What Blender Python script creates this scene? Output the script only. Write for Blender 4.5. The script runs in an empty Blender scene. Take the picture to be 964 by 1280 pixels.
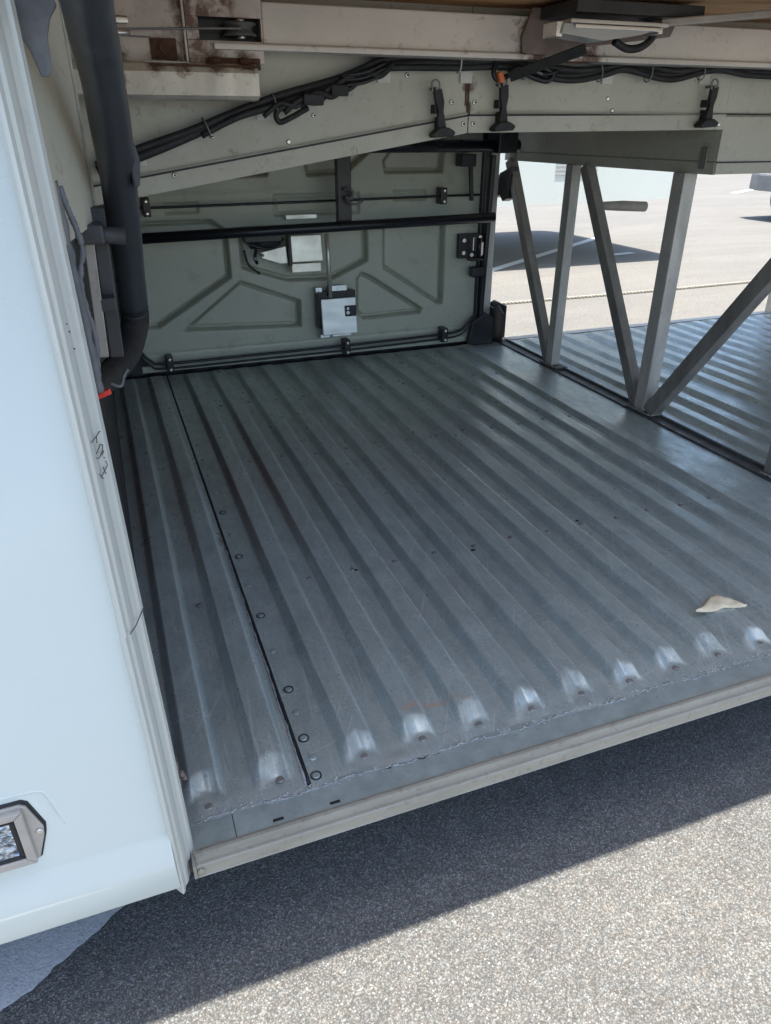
import bpy, bmesh, math, random
import numpy as np
from mathutils import Vector, Matrix
from mathutils import noise as mnoise

R = math.radians
scene = bpy.context.scene
COL = scene.collection
random.seed(7)

# ------------------------------------------------------------------ camera
EYE = 1.25                                   # eye height above the tarmac; z below is relative to it ("rel")
cam_data = bpy.data.cameras.new('camera')
cam_data.sensor_fit = 'VERTICAL'
cam_data.sensor_height = 36.0
cam_data.lens = 36.0 * 900 / 1280
cam_data.clip_start = 0.02
cam_data.clip_end = 2000
cam = bpy.data.objects.new('camera', cam_data)
cam.location = (0, 0, EYE)
cam.rotation_euler = (R(90 - 28), 0, R(-20.5))
COL.objects.link(cam)
scene.camera = cam

# ------------------------------------------------------------------ light
SUN_EL, SUN_AZ = 84.0, 180.0                 # high noon sun, leaning a little to the camera's side
world = bpy.data.worlds.new('World')
scene.world = world
world.use_nodes = True
wn = world.node_tree
sky = wn.nodes.new('ShaderNodeTexSky')
sky.sky_type = 'NISHITA'
sky.sun_disc = False
sky.sun_elevation = R(SUN_EL)
sky.sun_rotation = R(SUN_AZ)
sky.air_density = 1.0
sky.dust_density = 1.6
sky.ozone_density = 0.7
bgn = wn.nodes['Background']
bgn.inputs['Strength'].default_value = 0.138
wn.links.new(sky.outputs[0], bgn.inputs['Color'])
sun_d = bpy.data.lights.new('sun', 'SUN')
sun_d.energy = 4.2
sun_d.angle = R(0.5)
sun_d.color = (1.0, 0.94, 0.85)
sun = bpy.data.objects.new('sun', sun_d)
sun.rotation_euler = (R(90 - SUN_EL), 0, 0)
sun.location = (0, -2, 20)
COL.objects.link(sun)

scene.view_settings.view_transform = 'Standard'
scene.view_settings.look = 'None'
scene.view_settings.exposure = 1.30
scene.view_settings.gamma = 1.0
scene.view_settings.use_curve_mapping = False
try:
    scene.cycles.max_bounces = 10
    scene.cycles.diffuse_bounces = 6
    scene.cycles.sample_clamp_indirect = 6
except Exception:
    pass

# ------------------------------------------------------------------ helpers
WL = {}                                      # world location of every object built


class B:
    """collects shapes (rel coordinates) in one bmesh"""

    def __init__(self):
        self.bm = bmesh.new()

    def _add(self, verts, faces, bevel=0.0, seg=2):
        vs = [self.bm.verts.new(v) for v in verts]
        fs = []
        for f in faces:
            try:
                fs.append(self.bm.faces.new([vs[i] for i in f]))
            except ValueError:
                pass
        if bevel > 0:
            es = set()
            for f in fs:
                for e in f.edges:
                    es.add(e)
            bmesh.ops.recalc_face_normals(self.bm, faces=fs)
            bmesh.ops.bevel(self.bm, geom=list(es), offset=bevel, segments=seg, affect='EDGES', profile=0.6)
        return self

    def box(self, x0, x1, y0, y1, z0, z1, bevel=0.0, seg=2):
        v = [(x, y, z) for x in (x0, x1) for y in (y0, y1) for z in (z0, z1)]
        f = [(0, 1, 3, 2), (4, 6, 7, 5), (0, 4, 5, 1), (2, 3, 7, 6), (0, 2, 6, 4), (1, 5, 7, 3)]
        return self._add(v, f, bevel, seg)

    def bar(self, p, q, w, h, side=(1, 0, 0), bevel=0.0):
        """box from p to q, w across the 'side' direction, h across the other"""
        p, q = Vector(p), Vector(q)
        d = (q - p).normalized()
        s = Vector(side)
        s = (s - d * s.dot(d)).normalized()
        t = d.cross(s)
        v = []
        for c in (p, q):
            for a, b in ((-1, -1), (1, -1), (1, 1), (-1, 1)):
                v.append(c + s * (a * w / 2) + t * (b * h / 2))
        f = [(0, 1, 2, 3), (7, 6, 5, 4), (0, 4, 5, 1), (1, 5, 6, 2), (2, 6, 7, 3), (3, 7, 4, 0)]
        return self._add(v, f, bevel)

    def prism(self, pts, axis, a0, a1, bevel=0.0):
        """2D polygon extruded along axis ('x': pts are (y,z), 'y': (x,z), 'z': (x,y))"""
        def to3(p, a):
            if axis == 'x':
                return (a, p[0], p[1])
            if axis == 'y':
                return (p[0], a, p[1])
            return (p[0], p[1], a)
        n = len(pts)
        v = [to3(p, a0) for p in pts] + [to3(p, a1) for p in pts]
        f = [tuple(range(n)), tuple(range(2 * n - 1, n - 1, -1))]
        for i in range(n):
            j = (i + 1) % n
            f.append((i, n + i, n + j, j))
        return self._add(v, f, bevel)

    def tube(self, path, r, seg=12, cap=True):
        path = [Vector(p) for p in path]
        rr = r if isinstance(r, (list, tuple)) else [r] * len(path)
        rings = []
        prev = None
        for i, p in enumerate(path):
            d = (path[min(i + 1, len(path) - 1)] - path[max(i - 1, 0)]).normalized()
            if prev is None:
                a = Vector((0, 0, 1)) if abs(d.z) < 0.9 else Vector((1, 0, 0))
                s = (a - d * a.dot(d)).normalized()
            else:
                s = (prev - d * prev.dot(d)).normalized()
            prev = s
            t = d.cross(s)
            rings.append([self.bm.verts.new(p + s * (rr[i] * math.cos(2 * math.pi * k / seg)) + t * (rr[i] * math.sin(2 * math.pi * k / seg))) for k in range(seg)])
        for i in range(len(rings) - 1):
            for k in range(seg):
                f = self.bm.faces.new((rings[i][k], rings[i][(k + 1) % seg], rings[i + 1][(k + 1) % seg], rings[i + 1][k]))
                f.smooth = True
        if cap:
            self.bm.faces.new(rings[0][::-1])
            self.bm.faces.new(rings[-1])
        return self

    def cyl(self, p, q, r, seg=20):
        return self.tube([p, q], r, seg)

    def blob(self, c, r, sub=2, rough=0.25, sq=(1, 1, 1)):
        res = bmesh.ops.create_icosphere(self.bm, subdivisions=sub, radius=1.0)
        for v in res['verts']:
            n = 1 + rough * mnoise.noise(v.co * 2.3 + Vector(c) * 37)
            v.co = Vector((v.co.x * r * sq[0] * n, v.co.y * r * sq[1] * n, v.co.z * r * sq[2] * n)) + Vector(c)
        for v in res['verts']:
            for f in v.link_faces:
                f.smooth = True
        return self


def smooth_path(pts, n=8):
    """Catmull-Rom through the points"""
    P = [Vector(p) for p in pts]
    P = [P[0] * 2 - P[1]] + P + [P[-1] * 2 - P[-2]]
    out = []
    for i in range(1, len(P) - 2):
        for k in range(n):
            t = k / n
            a, b, c, d = P[i - 1], P[i], P[i + 1], P[i + 2]
            out.append(0.5 * ((2 * b) + (c - a) * t + (2 * a - 5 * b + 4 * c - d) * t * t + (3 * b - a - 3 * c + d) * t ** 3))
    out.append(P[-2])
    return out


def mk(name, b, mat, parent=None, label=None, rel=True, smooth=False, keep_normals=False):
    """link the shapes collected in b as ONE mesh object, origin at its middle"""
    bm = b.bm if isinstance(b, B) else b
    if not keep_normals:
        bmesh.ops.recalc_face_normals(bm, faces=bm.faces[:])
    if smooth:
        for f in bm.faces:
            f.smooth = True
    xs = [v.co.copy() for v in bm.verts]
    lo = Vector((min(v.x for v in xs), min(v.y for v in xs), min(v.z for v in xs)))
    hi = Vector((max(v.x for v in xs), max(v.y for v in xs), max(v.z for v in xs)))
    c = (lo + hi) / 2
    for v in bm.verts:
        v.co -= c
    me = bpy.data.meshes.new(name)
    bm.to_mesh(me)
    bm.free()
    me.materials.append(mat)
    o = bpy.data.objects.new(name, me)
    COL.objects.link(o)
    w = c + (Vector((0, 0, EYE)) if rel else Vector((0, 0, 0)))
    WL[o] = w
    if parent is not None:
        o.parent = parent
        o.location = w - WL[parent]
    else:
        o.location = w
    if label:
        o['label'] = label
    return o


def dup(o, wloc, parent=None):
    """a copy of a single part at another world place (rel coordinates)"""
    c = o.copy()
    COL.objects.link(c)
    par = parent or o.parent
    w = Vector(wloc) + Vector((0, 0, EYE))
    WL[c] = w
    c.parent = par
    c.location = w - (WL[par] if par else Vector((0, 0, 0)))
    return c


def thing(name, loc, label, cat, group=None):
    o = bpy.data.objects.new(name, None)
    o.empty_display_size = 0.2
    COL.objects.link(o)
    o.location = loc
    WL[o] = Vector(loc)
    o['label'] = label
    o['category'] = cat
    if group:
        o['group'] = group
    return o


# ------------------------------------------------------------------ materials
class M:
    def __init__(self, name):
        self.m = bpy.data.materials.new(name)
        self.m.use_nodes = True
        self.t = self.m.node_tree
        self.p = self.t.nodes['Principled BSDF']
        self.tc = self.t.nodes.new('ShaderNodeTexCoord')

    def n(self, typ, **kw):
        nd = self.t.nodes.new(typ)
        for k, v in kw.items():
            setattr(nd, k, v)
        return nd

    def link(self, a, b):
        self.t.links.new(a, b)

    def coord(self, scale=(1, 1, 1)):
        # world-true metric coordinates (the meshes are never scaled)
        g = self.n('ShaderNodeNewGeometry')
        mp = self.n('ShaderNodeMapping')
        mp.inputs['Scale'].default_value = scale
        self.link(g.outputs['Position'], mp.inputs['Vector'])
        return mp.outputs['Vector']

    def noise(self, scale, detail=4, rough=0.55, stretch=(1, 1, 1)):
        nd = self.n('ShaderNodeTexNoise')
        nd.inputs['Scale'].default_value = scale
        nd.inputs['Detail'].default_value = detail
        nd.inputs['Roughness'].default_value = rough
        self.link(self.coord(stretch), nd.inputs['Vector'])
        return nd.outputs['Fac']

    def ramp(self, fac, stops):
        r = self.n('ShaderNodeValToRGB')
        e = r.color_ramp.elements
        while len(e) < len(stops):
            e.new(0.5)
        for i, (p, c) in enumerate(stops):
            e[i].position = p
            if isinstance(c, (int, float)):
                c = (c, c, c)
            e[i].color = (*c, 1)
        self.link(fac, r.inputs['Fac'])
        return r.outputs['Color']

    def mix(self, fac, a, b, mode='MIX'):
        m = self.n('ShaderNodeMix')
        m.data_type = 'RGBA'
        m.blend_type = mode
        for s, v in ((m.inputs[0], fac), (m.inputs[6], a), (m.inputs[7], b)):
            if isinstance(v, (int, float)):
                s.default_value = v
            elif isinstance(v, tuple):
                s.default_value = (*v, 1)
            else:
                self.link(v, s)
        return m.outputs[2]

    def bump(self, h, strength=0.3, dist=0.001, prev=None):
        b = self.n('ShaderNodeBump')
        b.inputs['Strength'].default_value = strength
        b.inputs['Distance'].default_value = dist
        self.link(h, b.inputs['Height'])
        if prev is not None:
            self.link(prev, b.inputs['Normal'])
        return b.outputs['Normal']

    def out(self, color=None, rough=None, metal=0.0, normal=None, spec=None):
        for nm, v in (('Base Color', color), ('Roughness', rough), ('Metallic', metal)):
            if v is None:
                continue
            s = self.p.inputs[nm]
            if isinstance(v, (int, float)):
                s.default_value = v
            elif isinstance(v, tuple):
                s.default_value = (*v, 1)
            else:
                self.link(v, s)
        if normal is not None:
            self.link(normal, self.p.inputs['Normal'])
        if spec is not None:
            self.p.inputs['Specular IOR Level'].default_value = spec
        return self.m


def paint(name, col, rough=0.5, var=0.15, scale=9, grime=0.25, grime_col=(0.10, 0.085, 0.06), metal=0.0, fine=260, bump=0.15, stretch=(1, 1, 1)):
    m = M(name)
    n1 = m.noise(scale, 5, 0.6, stretch)
    n2 = m.noise(fine, 3, 0.6)
    dark = tuple(c * (1 - var) for c in col)
    lite = tuple(min(1, c * (1 + var * 0.6)) for c in col)
    c = m.ramp(n1, [(0.3, dark), (0.7, lite)])
    g = m.ramp(m.noise(scale * 2.7, 8, 0.72), [(0.56, 0.0), (0.78, grime)])
    c = m.mix(g, c, grime_col)
    rr = m.ramp(n1, [(0.3, min(1, rough + 0.08)), (0.7, max(0.05, rough - 0.08))])
    return m.out(c, rr, metal, m.bump(n2, bump, 0.0006))


def stained(name, col, pts, rust=(0.12, 0.055, 0.035), **kw):
    """paint with rust blooms of their own shape round the given places (rel x, z, radius)"""
    base = paint(name, col, **kw)
    t = base.node_tree
    p = t.nodes['Principled BSDF']
    old = p.inputs['Base Color'].links[0].from_socket
    geo = t.nodes.new('ShaderNodeNewGeometry')
    nz = t.nodes.new('ShaderNodeTexNoise')
    nz.inputs['Scale'].default_value = 34
    nz.inputs['Detail'].default_value = 7
    nz.inputs['Roughness'].default_value = 0.7
    t.links.new(geo.outputs['Position'], nz.inputs['Vector'])
    acc = None
    for x, z, rad in pts:
        sub = t.nodes.new('ShaderNodeVectorMath')
        sub.operation = 'MULTIPLY_ADD'
        sub.inputs[1].default_value = (1, 0, 1)
        sub.inputs[2].default_value = (-x, 0, -(z + EYE))
        t.links.new(geo.outputs['Position'], sub.inputs[0])
        ln = t.nodes.new('ShaderNodeVectorMath')
        ln.operation = 'LENGTH'
        t.links.new(sub.outputs[0], ln.inputs[0])
        mr = t.nodes.new('ShaderNodeMapRange')
        mr.inputs['From Min'].default_value = 0.0
        mr.inputs['From Max'].default_value = rad
        mr.inputs['To Min'].default_value = 0.62
        mr.inputs['To Max'].default_value = 0.0
        t.links.new(ln.outputs['Value'], mr.inputs['Value'])
        if acc is None:
            acc = mr.outputs[0]
        else:
            mx = t.nodes.new('ShaderNodeMath')
            mx.operation = 'MAXIMUM'
            t.links.new(acc, mx.inputs[0])
            t.links.new(mr.outputs[0], mx.inputs[1])
            acc = mx.outputs[0]
    add = t.nodes.new('ShaderNodeMath')
    add.operation = 'ADD'
    nz.inputs['Distortion'].default_value = 0.8
    nm = t.nodes.new('ShaderNodeMapRange')
    nm.clamp = False
    nm.inputs['From Min'].default_value = 0.0
    nm.inputs['From Max'].default_value = 1.0
    nm.inputs['To Min'].default_value = -0.35
    nm.inputs['To Max'].default_value = 1.35
    t.links.new(nz.outputs['Fac'], nm.inputs['Value'])
    t.links.new(acc, add.inputs[0])
    t.links.new(nm.outputs[0], add.inputs[1])
    mr = t.nodes.new('ShaderNodeMapRange')
    mr.inputs['From Min'].default_value = 0.64
    mr.inputs['From Max'].default_value = 1.05
    mr.inputs['To Max'].default_value = 0.9
    t.links.new(add.outputs[0], mr.inputs['Value'])
    mix = t.nodes.new('ShaderNodeMix')
    mix.data_type = 'RGBA'
    t.links.new(mr.outputs[0], mix.inputs[0])
    t.links.new(old, mix.inputs[6])
    mix.inputs[7].default_value = (*rust, 1)
    t.links.new(mix.outputs[2], p.inputs['Base Color'])
    return base


MAT = {}
MAT['panel'] = stained('grey_green_panel_paint', (0.525, 0.52, 0.44), [(0.967, 0.10, 0.028), (0.967, 0.05, 0.022), (1.16, 0.150, 0.05), (0.30, 0.10, 0.03)], rough=0.5, var=0.07, scale=5, grime=0.35, grime_col=(0.22, 0.17, 0.10))
MAT['door'] = paint('grey_green_door_paint', (0.52, 0.545, 0.455), 0.38, 0.09, 4, 0.45, (0.12, 0.11, 0.08))
MAT['white'] = paint('white_coach_paint', (0.80, 0.855, 0.805), 0.24, 0.02, 2, 0.10, (0.5, 0.48, 0.42), bump=0.03)
MAT['alu'] = paint('worn_aluminium', (0.60, 0.585, 0.545), 0.46, 0.12, 14, 0.45, (0.22, 0.19, 0.14), 0.35, stretch=(1, 1, 0.15))
MAT['jamb'] = paint('dusty_aluminium_jamb', (0.62, 0.645, 0.61), 0.48, 0.10, 16, 0.35, (0.30, 0.28, 0.25), 0.25, stretch=(3, 3, 0.12))
MAT['sill'] = paint('dirty_aluminium_sill', (0.36, 0.34, 0.285), 0.5, 0.22, 30, 0.85, (0.13, 0.11, 0.08), 0.2, stretch=(0.2, 1, 1))
MAT['galv'] = stained('pinkish_steel', (0.67, 0.635, 0.59), [(1.10, 0.165, 0.09), (1.25, 0.155, 0.09), (1.08, 0.21, 0.05)], rough=0.42, var=0.12, scale=7, grime=0.35, grime_col=(0.3, 0.19, 0.12), metal=0.2, stretch=(0.35, 1, 1))
MAT['bracket'] = stained('stained_bracket_steel', (0.66, 0.62, 0.54), [(0.297, 0.122, 0.032), (0.365, 0.122, 0.032), (0.168, 0.118, 0.030), (0.225, 0.118, 0.030), (0.095, 0.09, 0.02)], rough=0.42, var=0.2, scale=15, grime=0.8, grime_col=(0.18, 0.12, 0.07), metal=0.25, stretch=(1, 1, 0.3))
MAT['stained'] = stained('rust_stained_steel', (0.62, 0.56, 0.52), [(0.262, 0.155, 0.06), (0.25, 0.20, 0.05), (0.235, 0.14, 0.05), (0.30, 0.135, 0.05), (0.365, 0.132, 0.045), (0.195, 0.145, 0.055), (0.29, 0.225, 0.06), (0.24, 0.24, 0.05), (0.33, 0.24, 0.04), (0.10, 0.135, 0.03)], rough=0.5, var=0.15, scale=9, grime=0.5, grime_col=(0.2, 0.12, 0.08), metal=0.2)
MAT['browned'] = paint('browned_bracket', (0.24, 0.19, 0.17), 0.6, 0.35, 14, 0.9, (0.08, 0.045, 0.035), 0.2)
MAT['truss'] = paint('grey_truss_steel', (0.34, 0.325, 0.30), 0.42, 0.3, 14, 0.7, (0.12, 0.085, 0.06), 0.4, stretch=(1, 1, 0.25))
MAT['post'] = paint('pale_post_steel', (0.58, 0.56, 0.52), 0.45, 0.25, 16, 0.6, (0.17, 0.14, 0.10), 0.25, stretch=(1, 1, 0.25))
MAT['dark'] = paint('dark_grey_steel', (0.035, 0.038, 0.042), 0.5, 0.3, 14, 0.25, (0.10, 0.09, 0.08))
MAT['rail'] = paint('dull_rail_steel', (0.10, 0.105, 0.105), 0.5, 0.35, 24, 0.6, (0.25, 0.25, 0.24))
MAT['black'] = paint('black_powder_coat', (0.014, 0.016, 0.021), 0.32, 0.2, 10, 0.1, (0.06, 0.06, 0.06), bump=0.05)
MAT['rubber'] = paint('black_rubber', (0.022, 0.023, 0.025), 0.62, 0.3, 30, 0.3, (0.10, 0.095, 0.085))
MAT['arm'] = paint('dark_arm_coating', (0.036, 0.041, 0.050), 0.34, 0.2, 8, 0.35, (0.12, 0.12, 0.13), bump=0.05)
MAT['rust'] = paint('brown_rust', (0.10, 0.048, 0.030), 0.85, 0.4, 60, 0.5, (0.04, 0.02, 0.015), bump=0.8)
MAT['cream'] = paint('cream_lock_metal', (0.72, 0.69, 0.60), 0.36, 0.04, 12, 0.2, (0.35, 0.32, 0.26), 0.6)
MAT['silver'] = paint('brushed_lock_plate', (0.62, 0.66, 0.67), 0.38, 0.05, 20, 0.15, (0.35, 0.34, 0.32), 0.6, stretch=(0.3, 1, 1))
MAT['chrome'] = paint('bright_metal', (0.68, 0.66, 0.64), 0.22, 0.08, 30, 0.2, (0.3, 0.27, 0.22), 0.85)
MAT['bezel'] = paint('lamp_bezel_metal', (0.50, 0.475, 0.445), 0.35, 0.10, 30, 0.25, (0.25, 0.22, 0.19), 0.35)
MAT['mount'] = paint('white_cable_mount', (0.68, 0.67, 0.62), 0.55, 0.05, 30, 0.25)
MAT['red'] = paint('red_plastic', (0.80, 0.045, 0.03), 0.35, 0.05, 30, 0.05)
MAT['orange'] = paint('orange_plug', (0.65, 0.14, 0.035), 0.4, 0.05, 30, 0.05)
MAT['wood'] = paint('plywood_deck', (0.66, 0.40, 0.20), 0.65, 0.3, 5, 0.35, (0.14, 0.07, 0.03), stretch=(0.3, 4, 1))
MAT['near_black'] = paint('flat_near_black', (0.03, 0.03, 0.035), 0.6, 0.1, 30, 0.0)
MAT['mastic'] = paint('wrinkled_grey_sealant', (0.15, 0.155, 0.165), 0.55, 0.25, 40, 0.35, (0.08, 0.07, 0.06), bump=0.6)
MAT['scrap'] = paint('cream_scrap', (0.93, 0.77, 0.53), 0.75, 0.14, 40, 0.35, (0.5, 0.33, 0.2), bump=0.6)
MAT['glass_dark'] = paint('tinted_glass', (0.02, 0.025, 0.03), 0.08, 0.1, 3, 0.0, bump=0.0)
MAT['tyre'] = paint('tyre_rubber', (0.03, 0.03, 0.03), 0.8, 0.2, 20, 0.2)
MAT['greytrim'] = paint('grey_bumper_plastic', (0.22, 0.225, 0.23), 0.5, 0.15, 10, 0.3)
MAT['joint'] = paint('ragged_joint_sealant', (0.34, 0.36, 0.36), 0.7, 0.45, 90, 0.8, (0.07, 0.07, 0.065), bump=0.9)
MAT['rope'] = paint('pale_rope', (0.42, 0.40, 0.35), 0.8, 0.2, 30, 0.3)


def lens_material():
    m = M('patterned_lamp_lens')
    v = m.n('ShaderNodeTexVoronoi')
    v.inputs['Scale'].default_value = 95
    m.link(m.coord((1, 1, 1.3)), v.inputs['Vector'])
    n = m.noise(120, 3, 0.6)
    c = m.ramp(n, [(0.38, (0.16, 0.20, 0.25)), (0.52, (0.50, 0.56, 0.62)), (0.62, (0.82, 0.86, 0.90))])
    return m.out(c, 0.08, 0.6, m.bump(v.outputs['Distance'], 1.0, 0.006))


MAT['lens'] = lens_material()


def lamp_cover_material():
    m = M('milky_clear_plastic')
    m.p.inputs['Transmission Weight'].default_value = 0.55
    return m.out((0.78, 0.79, 0.77), 0.25, 0.0)


MAT['cover'] = lamp_cover_material()


def floor_material():
    m = M('worn_grey_floor_sheet')
    big = m.noise(3.2, 5, 0.6, (1, 0.5, 1))
    mid = m.noise(26, 7, 0.68, (1, 0.45, 1))
    fine = m.noise(420, 3, 0.6)
    c = m.ramp(mid, [(0.30, (0.38, 0.445, 0.435)), (0.5, (0.50, 0.575, 0.555)), (0.72, (0.62, 0.69, 0.665))])
    c = m.mix(m.ramp(big, [(0.35, 0.0), (0.75, 0.35)]), c, (0.33, 0.375, 0.375))
    # dust specks
    sp = m.ramp(m.noise(170, 7, 0.8), [(0.545, 0.0), (0.63, 0.8)])
    patch = m.ramp(m.noise(7, 4, 0.6), [(0.40, 0.15), (0.62, 1.0)])
    dk = m.ramp(m.noise(140, 7, 0.8), [(0.57, 0.0), (0.66, 0.6)])
    c = m.mix(dk, c, (0.10, 0.11, 0.11))
    spm = m.mix(1.0, sp, patch, 'MULTIPLY')
    c = m.mix(spm, c, (0.88, 0.90, 0.86))
    # scratches at several angles
    for k, (ang, st) in enumerate(((0.5, 0.35), (-0.9, 0.28), (1.35, 0.25), (0.1, 0.35))):
        g = m.n('ShaderNodeNewGeometry')
        rot = m.n('ShaderNodeMapping')
        rot.inputs['Rotation'].default_value = (0, 0, ang)
        rot.inputs['Location'].default_value = (k * 3.1, k * 1.7, 0)
        m.link(g.outputs['Position'], rot.inputs['Vector'])
        scl = m.n('ShaderNodeMapping')
        scl.inputs['Scale'].default_value = (150, 3.5, 1)
        m.link(rot.outputs['Vector'], scl.inputs['Vector'])
        nz = m.n('ShaderNodeTexNoise')
        nz.inputs['Scale'].default_value = 1.0
        nz.inputs['Detail'].default_value = 3
        m.link(scl.outputs['Vector'], nz.inputs['Vector'])
        f = m.ramp(nz.outputs['Fac'], [(0.655, 0.0), (0.70, st)])
        c = m.mix(f, c, (0.80, 0.84, 0.82))
    dust = m.ramp(m.noise(11, 8, 0.78, (1, 0.7, 1)), [(0.50, 0.0), (0.72, 0.55)])
    c = m.mix(dust, c, (0.50, 0.50, 0.455))
    # long scuffs along the ribs
    sc = m.ramp(m.noise(70, 5, 0.7, (1.6, 0.10, 1)), [(0.56, 0.0), (0.72, 0.6)])
    c = m.mix(sc, c, (0.74, 0.77, 0.76))
    sc2 = m.ramp(m.noise(38, 5, 0.7, (0.4, 1.8, 1)), [(0.62, 0.0), (0.72, 0.5)])
    c = m.mix(sc2, c, (0.30, 0.32, 0.32))
    a = m.n('ShaderNodeAttribute', attribute_name='wear_and_light')
    sep = m.n('ShaderNodeSeparateColor')
    m.link(a.outputs['Color'], sep.inputs[0])
    brk = m.ramp(m.noise(160, 5, 0.7), [(0.30, 0.25), (0.62, 1.0)])
    w = m.mix(1.0, sep.outputs[0], brk, 'MULTIPLY')
    c = m.mix(w, c, (0.66, 0.70, 0.74))
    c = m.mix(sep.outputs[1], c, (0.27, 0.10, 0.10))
    c = m.mix(sep.outputs[2], c, (0.72, 0.46, 0.30))
    # painted highlights along the rib shoulders (alpha of the wear_and_light layer)
    c = m.mix(m.mix(1.0, a.outputs['Alpha'], brk, 'MULTIPLY'), c, (0.66, 0.70, 0.72))
    rr = m.ramp(mid, [(0.3, 0.42), (0.7, 0.24)])
    nrm = m.bump(fine, 0.25, 0.0007)
    nrm = m.bump(m.noise(18, 3, 0.5), 0.25, 0.004, nrm)
    return m.out(c, rr, 0.40, nrm)


MAT['floor'] = floor_material()
MAT['flange'] = paint('grey_flange_plate', (0.45, 0.525, 0.51), 0.36, 0.22, 26, 0.7, (0.18, 0.20, 0.20), 0.4)


def asphalt():
    m = M('speckled_tarmac')
    v = m.n('ShaderNodeTexVoronoi')
    v.inputs['Scale'].default_value = 300
    m.link(m.coord(), v.inputs['Vector'])
    v2 = m.n('ShaderNodeTexVoronoi')
    v2.inputs['Scale'].default_value = 560
    m.link(m.coord(), v2.inputs['Vector'])
    sepv = m.n('ShaderNodeSeparateColor')
    m.link(v.outputs['Color'], sepv.inputs[0])
    stone = m.ramp(sepv.outputs[0], [(0.0, (0.125, 0.118, 0.108)), (0.45, (0.180, 0.170, 0.155)), (0.78, (0.235, 0.222, 0.200)), (0.95, (0.30, 0.285, 0.265)), (1.0, (0.43, 0.41, 0.385))])
    gap = m.ramp(v.outputs['Distance'], [(0.35, 0.0), (0.75, 0.7)])
    c = m.mix(gap, stone, (0.085, 0.080, 0.075))
    sep2 = m.n('ShaderNodeSeparateColor')
    m.link(v2.outputs['Color'], sep2.inputs[0])
    c = m.mix(m.ramp(sep2.outputs[1], [(0.88, 0.0), (0.97, 0.6)]), c, (0.44, 0.42, 0.385))
    hue = m.ramp(m.noise(60, 4, 0.6), [(0.40, (1.03, 0.99, 0.96)), (0.60, (0.98, 1.0, 1.02))])
    c = m.mix(1.0, c, hue, 'MULTIPLY')
    st = m.ramp(m.noise(4.5, 6, 0.7), [(0.60, 0.0), (0.72, 0.30)])
    c = m.mix(st, c, (0.09, 0.085, 0.08))
    big = m.ramp(m.noise(1.3, 5, 0.6), [(0.3, (0.86, 0.87, 0.89)), (0.7, (1.06, 1.05, 1.03))])
    c = m.mix(1.0, c, big, 'MULTIPLY')
    mid = m.ramp(m.noise(14, 5, 0.6), [(0.35, (0.83, 0.88, 0.92)), (0.65, (1.00, 1.06, 1.10))])
    c = m.mix(1.0, c, mid, 'MULTIPLY')
    nrm = m.bump(v.outputs['Distance'], 0.6, 0.0026)
    nrm = m.bump(m.noise(500, 4, 0.7), 0.5, 0.002, nrm)
    return m.out(c, 0.85, 0.0, nrm, 0.3)


def far_pavement():
    m = M('pale_sandy_pavement')
    n = m.noise(55, 7, 0.7)
    c = m.ramp(n, [(0.3, (0.150, 0.148, 0.141)), (0.7, (0.238, 0.235, 0.224))])
    big = m.ramp(m.noise(0.9, 6, 0.65, (0.5, 1.6, 1)), [(0.3, (0.88, 0.88, 0.88)), (0.7, (1.1, 1.08, 1.04))])
    c = m.mix(1.0, c, big, 'MULTIPLY')
    sp = m.ramp(m.noise(130, 5, 0.8), [(0.35, (0.75, 0.75, 0.75)), (0.65, (1.2, 1.2, 1.2))])
    c = m.mix(1.0, c, sp, 'MULTIPLY')
    st = m.ramp(m.noise(2.4, 7, 0.75, (0.35, 2.2, 1)), [(0.50, 0.0), (0.66, 0.5)])
    c = m.mix(st, c, (0.16, 0.145, 0.12))
    return m.out(c, 0.9, 0.0, m.bump(n, 0.4, 0.003), 0.3)


def road_paint():
    m = M('worn_white_road_paint')
    n = m.noise(120, 7, 0.75)
    c = m.ramp(n, [(0.30, (0.22, 0.23, 0.24)), (0.42, (0.55, 0.57, 0.58)), (0.7, (0.72, 0.73, 0.74))])
    v = m.n('ShaderNodeTexVoronoi')
    v.inputs['Scale'].default_value = 230
    m.link(m.coord(), v.inputs['Vector'])
    return m.out(c, 0.7, 0.0, m.bump(v.outputs['Distance'], 0.35, 0.002))


MAT['asphalt'] = asphalt()
MAT['pave'] = far_pavement()
MAT['roadpaint'] = road_paint()


# ------------------------------------------------------------------ the ground
def sheet(name, pts, z, mat):
    b = B()
    vs = [b.bm.verts.new((x, y, z)) for x, y in pts]
    b.bm.faces.new(vs)
    o = mk(name, b, mat, rel=False)
    if o.data.polygons[0].normal.z < 0:
        o.data.flip_normals()
    o['kind'] = 'structure'
    return o


sheet('ground', [(-300, -300), (300, -300), (300, 300), (-300, 300)], 0.0, MAT['asphalt'])
# the lighter sandy pavement on the far side of the coach
pts = [(-40, 3.55)] + [(-40 + 2 * i, 3.55 + 0.03 * math.sin(i)) for i in range(1, 50)] + [(60, 3.55), (60, 60), (-40, 60)]
sheet('pavement', pts, 0.004, MAT['pave'])
# the painted bay line that passes under the coach's side at the left
d = Vector((0.159, 0.099)).normalized()
nn = Vector((-d.y, d.x))
p0 = Vector((-0.353, 0.810))
a, b_ = p0 - d * 1.6, p0 + d * 2.6
ww = nn * 0.17
rnd_l = random.Random(5)
edge = [(a + (b_ - a) * t / 60 + nn * (0.004 * math.sin(t * 2.7) * math.sin(t * 1.3) + rnd_l.uniform(-0.003, 0.003))) for t in [k * 0.2 for k in range(301)]]
sheet('parking_line', [tuple(v) for v in edge] + [tuple(b_ + ww), tuple(a + ww)], 0.004, MAT['roadpaint'])


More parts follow.
